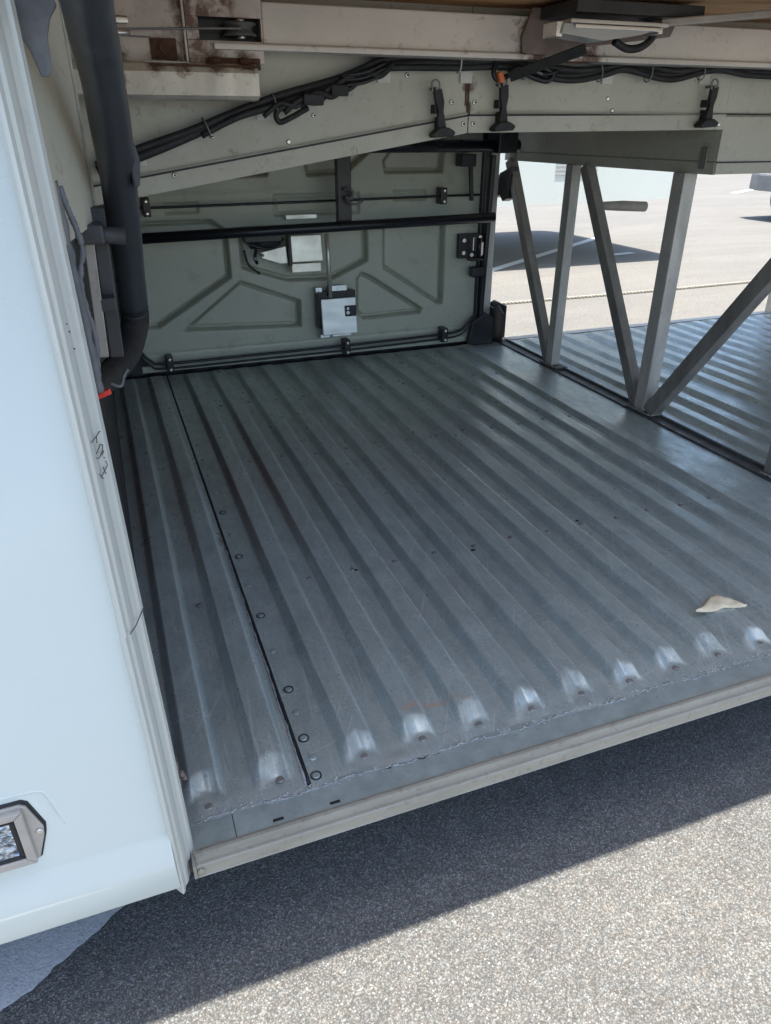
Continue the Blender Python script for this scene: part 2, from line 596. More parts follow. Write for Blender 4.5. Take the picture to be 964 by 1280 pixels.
def line(pa, pb, w):
    pa, pb = Vector(pa), Vector(pb)
    dd = (pb - pa).normalized()
    n2 = Vector((-dd.y, dd.x)) * w / 2
    sheet('parking_line', [tuple(pa - n2), tuple(pb - n2), tuple(pb + n2), tuple(pa + n2)], 0.009, MAT['roadpaint'])


line((2.7, 6.0), (6.1, 8.36), 0.10)
line((5.33, 7.04), (5.66, 7.10), 0.10)
line((13.2, 13.5), (15.4, 14.75), 0.16)

# thin twisted line lying across the pavement
b = B()
N = 700
x0, x1 = 1.6, 6.6
for i in range(2):
    path = []
    for k in range(N):
        t = k / (N - 1)
        x = x0 + (x1 - x0) * t
        ph = t * 2 * math.pi * (x1 - x0) / 0.07 + i * math.pi
        path.append((x, 5.19 + 0.012 * (x - 3) + 0.007 * math.cos(ph) + 0.02 * math.sin(x * 1.1), 0.014 + 0.007 * math.sin(ph)))
    b.tube(path, 0.0055, 6)
o = mk('rope', b, MAT['rope'], rel=False)
o['label'] = 'thin pale twisted rope lying across the sunlit pavement beyond the open bay'
o['category'] = 'rope'

# ------------------------------------------------------------------ the coach
coach = thing('coach', (1.8, 2.0, 0.0), 'white coach with its empty ribbed luggage bay open towards the camera', 'coach')
Z0 = -0.95                                   # bay floor, rel
YF = 3.20                                    # far end of the floor
XT = 1.83                                    # plane of the steel truss between the two bays


def sstep(a, b, x):
    t = np.clip((x - a) / (b - a), 0, 1)
    return t * t * (3 - 2 * t)


def lstep(a, b, x):
    """straight ramp with only slightly rounded ends (a pressed fold)"""
    t = np.clip((x - a) / (b - a), 0, 1)
    return 0.75 * t + 0.25 * t * t * (3 - 2 * t)


def rib_height(X, Y, centres, y_near, hgt=0.0180):
    """pressed ribs running across the coach; towards the sill each ends in a forked nose round its screw"""
    H = np.zeros_like(X)
    for i, c in enumerate(centres):
        cc = c + 0.0012 * np.sin(Y * 3.1 + i)
        u = X - cc
        yn = y_near + 0.010 + 0.005 * math.sin(i * 2.1)
        far = 1 - sstep(YF - 0.05, YF - 0.015, Y)
        a = -0.040 + 0.0015 * math.sin(i * 1.3)
        prof = lstep(a, -0.022, u) * (1 - lstep(0.0205, 0.0325, u))
        nose = lstep(yn, yn + 0.040 + 0.006 * math.sin(i * 3.7), Y + (0.80 + 0.25 * math.sin(i * 5.1)) * np.abs(u) + 0.0015 * np.sin(u * 260 + i))
        toe = lstep(y_near - 0.030, y_near - 0.012, Y)
        H = np.maximum(H, hgt * prof * nose * far * toe)
        H -= 0.0030 * np.exp(-((u) ** 2) / 0.00010 - ((Y - y_near) ** 2) / 0.00012)
        # luggage dents along the crown
        H += 0.0012 * prof * (vnoise(X, Y, 16, 50 + i) - 0.5)
    return H


def grid_mesh(name, xs, ys, zfun, mat, parent, attr=None, axis='z', smooth=True, label=None):
    X, Y = np.meshgrid(xs, ys)
    Zv = zfun(X, Y)
    nx, ny = len(xs), len(ys)
    XX, YY = X.copy(), Y.copy()
    if callable(attr):
        cols = attr(X, Y)
    if axis == 'z':
        P = np.stack([XX, YY, Zv], -1).reshape(-1, 3)
    else:                                    # a wall sheet: xs = x, ys = z, value = y
        P = np.stack([XX, Zv, YY], -1).reshape(-1, 3)
    c = (P.min(0) + P.max(0)) / 2
    P = P - c
    i = np.arange(nx * ny).reshape(ny, nx)
    F = np.stack([i[:-1, :-1], i[:-1, 1:], i[1:, 1:], i[1:, :-1]], -1).reshape(-1, 4)
    me = bpy.data.meshes.new(name)
    me.from_pydata(P.tolist(), [], F.tolist())
    me.polygons.foreach_set('use_smooth', [smooth] * len(F))
    me.materials.append(mat)
    if callable(attr):
        at = me.color_attributes.new('wear_and_light', 'FLOAT_COLOR', 'POINT')
        at.data.foreach_set('color', cols.reshape(-1).tolist())
    me.update()
    o = bpy.data.objects.new(name, me)
    COL.objects.link(o)
    w = Vector(c) + Vector((0, 0, EYE))
    WL[o] = w
    o.parent = parent
    o.location = w - WL[parent]
    if label:
        o['label'] = label
    return o


def vnoise(X, Y, s, seed):
    """cheap smooth value noise"""
    rng = np.random.RandomState(seed)
    G = rng.rand(256, 256)
    x, y = X * s + 1000, Y * s + 1000
    xi, yi = np.floor(x).astype(int), np.floor(y).astype(int)
    fx, fy = x - xi, y - yi
    fx, fy = fx * fx * (3 - 2 * fx), fy * fy * (3 - 2 * fy)
    g = lambda a, b: G[a % 256, b % 256]
    return (g(xi, yi) * (1 - fx) + g(xi + 1, yi) * fx) * (1 - fy) + (g(xi, yi + 1) * (1 - fx) + g(xi + 1, yi + 1) * fx) * fy


RIBS_L = [-0.104, 0.014, 0.128]
RIBS_M = [0.279 + 0.1095 * k for k in range(13)]
RIBS_R = [1.955 + 0.1095 * k for k in range(3)] + [2.335 + 0.1095 * k for k in range(13)]
SCREW_Y = 1.42


def floor_panel(xa, xb, ribs, y_near, seed, step=0.0042, red=False, dirty=False, label=None):
    ys = np.concatenate([np.arange(0.812, 0.96, 0.0038), np.arange(0.96, 1.6, 0.014), np.arange(1.6, YF + 0.001, 0.028)])
    offs = [-0.052, -0.046, -0.0415, -0.0400, -0.0385, -0.036, -0.031, -0.026, -0.0225, -0.0215, -0.0195, -0.014, -0.008, -0.003, 0.0,
            0.003, 0.008, 0.014, 0.0185, 0.0200, 0.0212, 0.0235, 0.0265, 0.0295, 0.0318, 0.0330, 0.0345, 0.040, 0.047]
    xs = sorted({round(c + o, 5) for c in ribs for o in offs if xa < c + o < xb} | {xa, xb} | {round(v, 5) for v in np.arange(xa + 0.01, xb, 0.02)})
    xs = np.array(xs)

    def zf(X, Y):
        H = rib_height(X, Y, ribs, y_near)
        H += 0.0022 * (vnoise(X, Y, 7, seed) - 0.5) + 0.0010 * (vnoise(X, Y, 22, seed + 1) - 0.5)
        near = 1 - sstep(0.83, 0.90, Y)
        H += near * 0.0035 * (vnoise(X, Y, 45, seed + 2) - 0.5)
        # torn sheet edge
        return Z0 + H

    def attr(X, Y):
        W = np.zeros(X.shape)
        Rr = np.zeros(X.shape)
        Bb = np.zeros(X.shape)
        A = np.zeros(X.shape)
        for i, c in enumerate(ribs):
            u = X - c
            yn = y_near + 0.010 + 0.005 * math.sin(i * 2.1)
            yy = Y + 0.85 * np.abs(u)
            s = 0.55 + 0.35 * math.sin(i * 1.7 + seed)
            W = np.maximum(W, s * (0.09 * np.exp(-((yy - yn - 0.022) / 0.007) ** 2) * (1.5 * vnoise(X, Y, 110, 31) ** 1.5 + 0.1) + 0.05 * np.exp(-((yy - yn - 0.050) / 0.03) ** 2) * vnoise(X, Y, 60, 33) * 1.6) * sstep(0.044, 0.034, np.abs(u)))
            # painted highlights on the rib shoulders, strongest towards the open right bay
            for e, k in ((0.0225, 0.95), (-0.0205, 0.25)):
                A = np.maximum(A, k * np.exp(-((u - e) / 0.0032) ** 2) * sstep(yn + 0.0, yn + 0.04, Y))
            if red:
                band = np.exp(-((u + 0.030) / 0.010) ** 2) * sstep(1.45, 1.75, Y) * (1 - sstep(2.35, 2.75, Y))  # red reflection painted on the left slopes of the first ribs
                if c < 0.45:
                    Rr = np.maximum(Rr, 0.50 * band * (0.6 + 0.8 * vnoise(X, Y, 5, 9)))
        W += 0.55 * (1 - sstep(0.816, 0.838, Y)) * vnoise(X, Y, 120, 5) * vnoise(X, Y, 30, 6) * 1.6
        W += 0.22 * (1 - sstep(0.82, 1.0, Y)) * sstep(0.55, 0.75, vnoise(X, Y, 40, 8)) * vnoise(X, Y, 160, 7)
        # screws leave pale chafed patches
        for c in ribs:
            W = np.maximum(W, 1.2 * vnoise(X, Y, 120, 44) * np.exp(-((X - c - 0.056) ** 2 + (Y - SCREW_Y - 0.004) ** 2) / 0.00022))
        # faint orange scrawl by the sill
        if red:
            dx = (X - 0.44)
            arc = 0.905 + 0.018 * np.cos(dx * 22) - 0.1 * dx
            Bb = 0.55 * np.exp(-((Y - arc) / 0.0045) ** 2) * (np.abs(dx) < 0.062) * (0.4 + vnoise(X, Y, 60, 3))
        if dirty:
            W += 0.25 * sstep(0.5, 0.8, vnoise(X, Y, 9, 21)) * vnoise(X, Y, 60, 22)
        A *= (0.35 + 0.9 * vnoise(X, Y, 6, seed + 4))
        return np.stack([np.clip(W, 0, 1), np.clip(Rr, 0, 1), np.clip(Bb, 0, 1), np.clip(A, 0, 1)], -1)

    return grid_mesh('floor_panel', xs, ys, zf, MAT['floor'], coach, attr, label=label)


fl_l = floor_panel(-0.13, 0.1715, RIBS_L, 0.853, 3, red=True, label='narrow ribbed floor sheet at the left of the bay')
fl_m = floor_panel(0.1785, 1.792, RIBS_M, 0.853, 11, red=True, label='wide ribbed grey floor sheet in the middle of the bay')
fl_r = floor_panel(1.868, 3.72, RIBS_R, 0.853, 23, step=0.006, dirty=True, label='ribbed floor sheet of the bay beyond the truss')

# recessed sheet below the panels, closes the gap of the seam and carries the front plate
b = B()
b.box(-0.14, 3.74, 0.755, YF + 0.04, Z0 - 0.030, Z0 - 0.0065)
mk('underfloor', b, MAT['dark'], coach)

# overlap strip left of the rivet row
rnd0 = random.Random(12)
b = B()
b.tube([(0.1700 + rnd0.gauss(0, 0.0007), 0.826 + 0.02 * i, Z0 + 0.0008) for i in range(45)], [0.0012 + 0.0016 * rnd0.random() for i in range(45)], 6)
mk('seam_strip', b, MAT['joint'], coach)
b = B()
pp = [(0.1750 + rnd0.gauss(0, 0.0004), 0.826 + i * (YF - 0.826) / 110, Z0 - 0.0022) for i in range(111)]
b.tube(pp, [0.0026 + 0.0016 * rnd0.random() for _ in pp], 6)
mk('seam_gap', b, MAT['rubber'], coach)

# rivets and screws
b = B()
b.tube([(0, 0, 0), (0, 0, 0.0012), (0, 0, 0.0017)], [0.0072, 0.0066, 0.0040], 16)
riv0 = None
riv_me = None
ring = []
for i, (x, y) in enumerate([(0.197, 1.829), (0.197, 1.698), (0.196, 1.578), (0.193, 1.441), (0.196, 1.312), (0.194, 1.183),
                            (0.197, 1.058), (0.195, 0.993), (0.192, 0.926), (0.195, 0.878), (0.190, 0.838),
                            (0.196, 1.96), (0.197, 2.09), (0.196, 2.22), (0.197, 2.35), (0.197, 2.6), (0.197, 2.85)]):
    ring.append((x, y))
b2 = B()
b2.bm.free()
b2.bm = b.bm
riv0 = mk('rivet', b2, MAT['flange'], fl_m)
riv0.location = Vector((ring[0][0], ring[0][1], Z0 + 0.0016 + EYE)) - WL[fl_m]
for x, y in ring[1:]:
    dup(riv0, (x, y, Z0 + 0.0016), fl_m)
# dark ring round each rivet head
b = B()
segs = 18
path = [(0.0088 * math.cos(2 * math.pi * k / segs), 0.0088 * math.sin(2 * math.pi * k / segs), 0) for k in range(segs + 1)]
b.tube(path, 0.0011, 6, cap=False)
ring0 = mk('rivet_washer', b, MAT['rubber'], fl_m)
ring0.location = Vector((ring[0][0], ring[0][1], Z0 + 0.0010 + EYE)) - WL[fl_m]
for x, y in [ring[i] for i in (2, 4, 6, 8, 10)]:
    dup(ring0, (x, y, Z0 + 0.0010), fl_m)

b = B()
b.tube([(0, 0, 0), (0, 0, 0.0016), (0, 0, 0.0022)], [0.0074, 0.0064, 0.0040], 14)
b.tube([(0, 0, 0.0020), (0, 0, 0.0026)], 0.0020, 8)
scr0 = mk('floor_screw', b, MAT['truss'], fl_m)
first = True
places = [(c + 0.056, SCREW_Y + 0.004 * math.sin(i * 3), 0.002, fl_m) for i, c in enumerate(RIBS_M[:-1])]
places += [(c, 0.850 + 0.002 * math.sin(i * 2), 0.001, fl_m) for i, c in enumerate(RIBS_M)]
places += [(0.074, 1.399, 0.002, fl_l), (0.014, 0.838, 0.001, fl_l), (0.132, 0.851, 0.001, fl_l), (0.093, 1.80, 0.002, fl_l)]
places += [(c + 0.056, 2.15 + 0.01 * math.sin(i * 2), 0.002, fl_m) for i, c in enumerate(RIBS_M[:-1])]
places += [(c + 0.056, 2.72 + 0.01 * math.sin(i * 2), 0.002, fl_m) for i, c in enumerate(RIBS_M[:-1])]
places += [(c + 0.056, yy, 0.002, fl_r) for c in RIBS_R[:12] for yy in (2.15, 2.72)]
for x, y, dz, par in places:
    if first:
        scr0.location = Vector((x, y, Z0 + dz + EYE)) - WL[fl_m]
        first = False
    else:
        dup(scr0, (x, y, Z0 + dz), par)

# dark chips and holes worn through beside some screws
b = B()
for i, (x, y) in enumerate([(0.452, 1.414), (0.763, 1.40), (1.10, 1.44), (0.113, 2.35), (0.118, 2.0), (0.60, 1.0), (1.03, 1.05), (0.93, 1.72), (1.35, 1.9), (1.41, 2.3), (1.21, 2.6)]):
    b.blob((x, y, Z0 + 0.001), 0.006, 1, 0.6, (1.2, 0.8, 0.25))
mk('dirt_chip', b, MAT['rubber'], coach)

# front plate between the floor sheets and the sill
b = B()
b.box(-0.020, 0.045, 0.759, 0.826, Z0 - 0.0062, Z0 - 0.0016)
sp1 = mk('sill_plate', b, MAT['flange'], coach, 'short grey plate end at the corner of the sill')
b = B()
b.prism([(0.046, 0.759), (1.6, 0.7718), (3.70, 0.7718), (3.70, 0.824), (0.046, 0.824)], 'z', Z0 - 0.0062, Z0 - 0.0002, 0.0008)
sp2 = mk('sill_plate', b, MAT['flange'], coach, 'long grey plate along the front of the bay floor')
for x in (0.112, 0.204):
    b = B()
    b.box(x - 0.0085, x + 0.0085, 0.7735, 0.7785, Z0 - 0.002, Z0 + 0.0006)
    mk('slot', b, MAT['rubber'], sp2)

# ragged sealant where the sheets end
b = B()
rnd = random.Random(4)
path = []
k = 0
x = -0.02
while x < 1.85:
    y = 0.815 + 0.0035 * math.sin(x * 31) + rnd.uniform(-0.0022, 0.0022)
    path.append((x, y, Z0 - 0.0004))
    x += 0.005
b.tube(path, [0.0009 + 0.0020 * rnd.random() ** 2 for _ in path], 7)
mk('sealant_bead', b, MAT['joint'], coach)
b = B()
for i in range(420):
    x = rnd.uniform(0.0, 1.75)
    if 0.3 < x < 0.42 and rnd.random() < 0.7:
        continue
    b.blob((x, 0.817 + rnd.gauss(0, 0.005), Z0 + 0.002), rnd.uniform(0.0007, 0.0022), 1, 0.5, (1.5, 0.9, 0.4))
o = mk('paint_flakes', b, MAT['alu'], coach)
o['kind'] = 'stuff'
# dark crack beside the seam plate
b = B()
pth = [(0.30 + 0.012 * i, 0.8125 - 0.0018 * math.sin(i * 2.3), Z0 - 0.0010) for i in range(10)]
b.tube(pth, [0.0008, 0.002, 0.0013, 0.0024, 0.0012, 0.0022, 0.0026, 0.0012, 0.0018, 0.0006], 6)
mk('crack', b, MAT['rubber'], coach)

# aluminium sill extrusion
prof = [(0.766, Z0 - 0.004), (0.765, Z0 + 0.0025), (0.760, Z0 + 0.0038), (0.7555, Z0 + 0.0030), (0.7535, Z0 - 0.0040),
        (0.7495, Z0 - 0.0055), (0.7440, Z0 - 0.0065), (0.7415, Z0 - 0.0085), (0.7395, Z0 - 0.0255), (0.7385, Z0 - 0.0270),
        (0.742, Z0 - 0.0280), (0.766, Z0 - 0.0278)]
b = B()
b.prism(prof, 'x', -0.0185, 3.72)
for v in b.bm.verts:
    v.co.y += 0.008 * min(max(v.co.x, 0), 1.6)
mk('sill', b, MAT['sill'], coach)
b = B()
b.box(-0.0240, -0.0190, 0.739, 0.770, Z0 - 0.029, Z0 - 0.002, 0.0015)
b.blob((-0.013, 0.7395, Z0 - 0.017), 0.005, 2, 0.7, (1.1, 0.35, 1.5))
mk('sill_end_cap', b, MAT['sill'], coach)

# centre rail carrying the truss, between the floors
b = B()
b.box(1.794, 1.858, 0.83, YF, Z0 - 0.02, Z0 + 0.0005)
b.box(1.848, 1.857, 0.83, YF, Z0, Z0 + 0.010, 0.001)
b.box(1.796, 1.803, 0.83, YF, Z0, Z0 + 0.006, 0.001)
mk('floor_rail', b, MAT['rail'], coach)
b = B()
for i in range(45):
    b.blob((1.79 + rnd.gauss(0, 0.010), rnd.uniform(0.9, 3.1), Z0 + 0.003), rnd.uniform(0.001, 0.004), 1, 0.5, (1, 1, 0.4))
o = mk('grit', b, MAT['joint'], coach)
o['kind'] = 'stuff'

# far sill under the open far side of the right bay
b = B()
b.box(1.86, 3.74, YF + 0.001, YF + 0.05, Z0 - 0.035, Z0 + 0.004, 0.003)
mk('sill', b, MAT['alu'], coach, 'far sill of the bay beyond the truss')

# ------------------------------------------------------------------ white side panel, jamb, side lamp
prof = [(0.728, 0.33), (0.728, Z0 + 0.098), (0.7272, Z0 + 0.093), (0.7225, Z0 + 0.083), (0.7135, Z0 + 0.064), (0.7105, Z0 + 0.055),
        (0.7108, Z0 + 0.045), (0.7190, Z0 - 0.008), (0.721, Z0 - 0.0115), (0.728, Z0 - 0.0125), (0.742, Z0 - 0.0125), (0.745, 0.33)]


def jx(z, t):
    """x of the jamb at height z: t=0 outer (skin) edge, t=1 inner edge"""
    return (-0.0575 + 0.0165 * (-z) * t * 0 + (-z) * 0.0150) * (1 - t) + (-0.0345 + (-z) * 0.0150) * t


b = B()
n = len(prof)
vs = []
for k, xx in enumerate((None, -2.9)):
    row = []
    for (y, z) in prof:
        x = jx(z, 0.0) - 0.001 if xx is None else xx
        row.append(b.bm.verts.new((x, y, z)))
    vs.append(row)
for i in range(n):
    j = (i + 1) % n
    f = b.bm.faces.new((vs[0][i], vs[1][i], vs[1][j], vs[0][j]))
    f.smooth = i < n - 4
b.bm.faces.new(vs[0])
b.bm.faces.new(vs[1][::-1])
skin = mk('side_panel', b, MAT['white'], coach, 'white lower side panel left of the open bay')

# jamb extrusion with its ridges
cross = [(0.0, 0.0), (0.04, 0.0030), (0.12, 0.0035), (0.17, 0.0005), (0.24, 0.0000), (0.30, 0.0028), (0.42, 0.0034), (0.50, 0.0006),
         (0.60, 0.0003), (0.72, 0.0030), (0.76, 0.0002), (0.80, 0.0002), (0.84, 0.0042), (0.95, 0.0046), (1.0, 0.0010)]
b = B()
zs = [0.34, 0.0, -0.2, -0.35, -0.515, -0.5165, -0.7, -0.85, Z0 + 0.035, Z0 + 0.012, Z0 - 0.010, Z0 - 0.030]
rows = []
for iz, z in enumerate(zs):
    r = []
    for t, h in cross:
        x = jx(z, t)
        y = 0.7225 + 0.0545 * t
        # outward normal of the slanting face (towards +X, -Y)
        nx, ny = 0.92, -0.39
        taper = 1.0
        if z < Z0 + 0.02:
            taper = max(0.35, 1 - (Z0 + 0.02 - z) * 9)
        dent = 0.0 if z not in (-0.515, -0.5165) else (-0.0015 if z == -0.5165 else 0)
        r.append(b.bm.verts.new((x + nx * (h * 0.85 + dent) * taper, y + ny * h * taper, z)))
    r.append(b.bm.verts.new((jx(z, 1) - 0.02, 0.783, z)))
    r.append(b.bm.verts.new((jx(z, 0) - 0.02, 0.75, z)))
    rows.append(r)
for i in range(len(rows) - 1):
    for k in range(len(rows[0])):
        kk = (k + 1) % len(rows[0])
        b.bm.faces.new((rows[i][k], rows[i][kk], rows[i + 1][kk], rows[i + 1][k]))
b.bm.faces.new(rows[0][::-1])
b.bm.faces.new(rows[-1])
jamb = mk('door_jamb', b, MAT['jamb'], coach, 'ridged aluminium jamb between the white panel and the open bay')


def on_jamb(t, z, lift=0.0042):
    return Vector((jx(z, t) + 0.92 * lift, 0.7225 + 0.0545 * t - 0.39 * lift, z))


def stroke(pts, r=0.0009):
    b = B()
    b.tube([on_jamb(t, z) for t, z in pts], r, 6)
    return b


# the small handwritten marker scrawl on the jamb (written sideways)
b = B()
for pts in ([(0.34, -0.268), (0.72, -0.263)], [(0.55, -0.266), (0.52, -0.276)],
            [(0.42, -0.290), (0.62, -0.282), (0.72, -0.286), (0.66, -0.294), (0.48, -0.300), (0.38, -0.296)],
            [(0.60, -0.300), (0.70, -0.296)],
            [(0.66, -0.306), (0.70, -0.308)],
            [(0.40, -0.330), (0.74, -0.322), (0.70, -0.314)], [(0.55, -0.318), (0.60, -0.332)], [(0.38, -0.324), (0.46, -0.335)]):
    b.tube([on_jamb(t, -0.301 + (z + 0.299) * 0.66) for t, z in pts], 0.00055, 6)
mk('pen_mark', b, MAT['rail'], jamb)
for t, z in ((0.42, -0.162), (0.46, -0.170), (0.50, -0.187)):
    b = B()
    b.blob(on_jamb(t, z, 0.0030), 0.0010, 1, 0.3)
    mk('nick', b, MAT['dark'], jamb)
b = B()
b.tube([on_jamb(0.15, -0.515), on_jamb(0.45, -0.517), on_jamb(0.95, -0.512)], 0.0006, 6)
mk('joint_line', b, MAT['dark'], jamb)

# bent lip hanging at the top of the jamb
b = B()
b.prism([(-0.058, 0.115), (-0.010, 0.115), (-0.0015, 0.093), (-0.009, 0.083), (-0.0135, 0.070), (-0.0150, 0.046), (-0.0185, 0.040), (-0.0245, 0.0405), (-0.030, 0.060), (-0.046, 0.092)], 'y', 0.792, 0.797, 0.0012)
mk('seal_flap', b, MAT['mastic'], coach)

# side marker lamp: bezel, gasket, lens, screw
lx = -0.295


def hexa(w, wtip, h, cz, s=1.0, n=5):
    right = [(w, h * 0.5), (w + 0.35 * (wtip - w), h * 0.45), (wtip, 0.004), (wtip - 0.002, -0.010), (w + 0.25 * (wtip - w), -h * 0.47), (w, -h * 0.5)]
    pts = [(lx + x * s, cz + z * s) for x, z in right]
    pts += [(lx - x * s, cz + z * s) for x, z in reversed(right)]
    return pts


cz = -0.7735
yl = 0.7275
b = B()
b.prism(hexa(0.092, 0.1110, 0.103, cz), 'y', yl - 0.0035, yl + 0.002, 0.0010)
lamp = mk('marker_lamp', b, MAT['rubber'], coach, 'clear rectangular side lamp in a metal bezel low on the white panel')
b = B()
b.prism(hexa(0.090, 0.1085, 0.098, cz), 'y', yl - 0.0075, yl - 0.0030, 0.0015)
mk('bezel', b, MAT['bezel'], lamp)
b = B()   # raised rim, four mitred bars
x0, x1, z0, z1 = lx - 0.092, lx + 0.092, cz - 0.047, cz + 0.045
rw = 0.011


def frame_ring(b, x0, x1, z0, z1, rw, ya, yb):
    prs = [((x0, z0), (x1, z0), (x1 - rw, z0 + rw), (x0 + rw, z0 + rw)), ((x1, z0), (x1, z1), (x1 - rw, z1 - rw), (x1 - rw, z0 + rw)),
           ((x1, z1), (x0, z1), (x0 + rw, z1 - rw), (x1 - rw, z1 - rw)), ((x0, z1), (x0, z0), (x0 + rw, z0 + rw), (x0 + rw, z1 - rw))]
    for q in prs:
        b.prism(list(q), 'y', ya, yb, 0.0022)


frame_ring(b, x0, x1, z0, z1, rw, yl - 0.0150, yl - 0.0070)
mk('rim', b, MAT['bezel'], lamp)
b = B()
frame_ring(b, x0 + rw + 0.0002, x1 - rw - 0.0002, z0 + rw + 0.0002, z1 - rw - 0.0002, 0.006, yl - 0.0125, yl - 0.0070)
mk('lens_seal', b, MAT['rubber'], lamp)
b = B()
b.box(x0 + rw + 0.0065, x1 - rw - 0.0065, yl - 0.0115, yl - 0.0070, z0 + rw + 0.0065, z1 - rw - 0.0065, 0.001)
mk('lens', b, MAT['lens'], lamp)
for sx in (-1, 1):
    b = B()
    c = Vector((lx + sx * 0.1030, yl - 0.0075, cz))
    b.tube([c, c + Vector((0, -0.002, 0)), c + Vector((0, -0.003, 0))], [0.0046, 0.0044, 0.0030], 14)
    b.tube([c + Vector((0, -0.0028, 0)), c + Vector((0, -0.0036, 0))], 0.0012, 6)
    mk('screw', b, MAT['chrome'], lamp)
b = B()
pth = smooth_path([(lx + 0.03, yl, cz + 0.061), (lx + 0.10, yl, cz + 0.060), (lx + 0.117, yl, cz + 0.055), (lx + 0.122, yl, cz + 0.040), (lx + 0.127, yl, cz + 0.015), (lx + 0.131, yl + 0.001, cz - 0.008)], 6)
b.tube(pth, 0.0008, 8)
mk('lamp_recess_edge', b, MAT['white'], coach)

# ------------------------------------------------------------------ body shell round the bays (mostly outside the frame)
b = B()
b.box(-3.0, 7.5, 0.80, 3.22, 0.32, 2.02, 0.03)
b.box(-3.0, 7.5, 0.757, 3.26, 0.30, 0.42)
mk('upper_body', b, MAT['white'], coach)
b = B()
b.box(-2.95, 7.4, 0.76, 3.24, 0.272, 0.299)
mk('deck', b, MAT['wood'], coach, 'plywood floor deck of the coach seen above the bay')
# raised luggage doors out of view, boxed solid to throw the tarmac shadow edge; leftmost added over a closed bay
for xa, xb in ((-2.9, -0.046), (-0.0455, 1.845), (1.8455, 3.75)):
    b = B()
    b.box(xa, xb, 0.549, 0.757, 0.33, 1.10, 0.004)
    dr = mk('luggage_door', b, MAT['white'], coach, 'unseen raised luggage door, a solid box shaped to shade the side')
    b = B()
    b.box((xa + xb) / 2 - 0.07, (xa + xb) / 2 + 0.07, 0.540, 0.549, 0.40, 0.44, 0.004)
    mk('unseen_door_handle', b, MAT['black'], dr)
b = B()
for xx in (1.0, 1.8, 2.6, 3.4, 4.2):
    b.box(xx, xx + 0.72, 0.788, 0.7995, 0.85, 1.75, 0.01)
mk('window', b, MAT['glass_dark'], coach)
# lining of the left end of the bay
b = B()
b.box(-0.075, -0.050, 0.86, 3.30, Z0 - 0.01, 0.27)
mk('end_wall', b, MAT['dark'], coach, 'dark wall at the left end of the bay')
b = B()
b.box(3.74, 3.78, 0.80, 3.26, Z0 - 0.02, 0.27)
b.box(3.78, 7.5, 0.74, 3.26, Z0 - 0.02, 0.299)
mk('end_wall', b, MAT['dark'], coach, 'wall closing the bay beyond the truss')
b = B()
b.box(-2.95, -0.080, 0.75, 3.26, Z0 - 0.012, 0.27)
mk('adjoining_bay', b, MAT['dark'], coach)

# green lining plate beside the jamb
b = B()
b.prism([(-0.046, 0.79), (-0.040, 0.79), (0.0005, 1.05), (-0.004, 1.055)], 'z', -0.104, 0.27, 0.001)
mk('lining_plate', b, MAT['panel'], coach)
b = B()
b.prism([(0.0003, 1.0465), (0.0035, 1.047), (0.0030, 1.053), (0.0, 1.053)], 'z', -0.106, 0.22, 0.0006)
mk('plate_edge', b, MAT['sill'], coach)
# latch rail behind the arm
b = B()
b.bar((-0.013, 1.0, -0.118), (-0.020, 1.0, -0.262), 0.012, 0.020, (1, 0, 0), 0.0012)
mk('latch_rail', b, MAT['truss'], coach)
b = B()
b.bar((0.002, 1.03, -0.085), (-0.004, 1.03, -0.27), 0.018, 0.03, (1, 0, 0), 0.002)
b.box(-0.028, 0.006, 0.97, 1.02, -0.122, -0.100, 0.004)
b.cyl((-0.018, 0.99, -0.111), (0.03, 0.99, -0.116), 0.010)
b.box(-0.014, 0.006, 0.99, 1.02, -0.205, -0.188, 0.002)
mk('latch_mechanism', b, MAT['dark'], coach)
# wrinkled sealant along the inside of the jamb
b = B()
pth = smooth_path([(-0.029, 0.85, -0.050), (-0.0275, 0.85, -0.062), (-0.024, 0.852, -0.078), (-0.0205, 0.85, -0.093), (-0.019, 0.85, -0.112), (-0.024, 0.85, -0.128), (-0.0275, 0.85, -0.150), (-0.0255, 0.85, -0.175), (-0.0225, 0.85, -0.200), (-0.0245, 0.85, -0.222), (-0.027, 0.85, -0.245)], 7)
rr = [0.0032 + 0.0022 * mnoise.noise(Vector((0, 0, i * 0.55))) for i in range(len(pth))]
b.tube(pth, rr, 9)
pth = smooth_path([(-0.036, 0.845, -0.045), (-0.034, 0.845, -0.09), (-0.033, 0.845, -0.13), (-0.031, 0.845, -0.18), (-0.030, 0.845, -0.235), (-0.030, 0.845, -0.262)], 7)
rr = [0.0062 + 0.0025 * mnoise.noise(Vector((3, 0, i * 0.4))) for i in range(len(pth))]
b.tube(pth, rr, 9)
mk('sealant_cord', b, MAT['mastic'], coach)

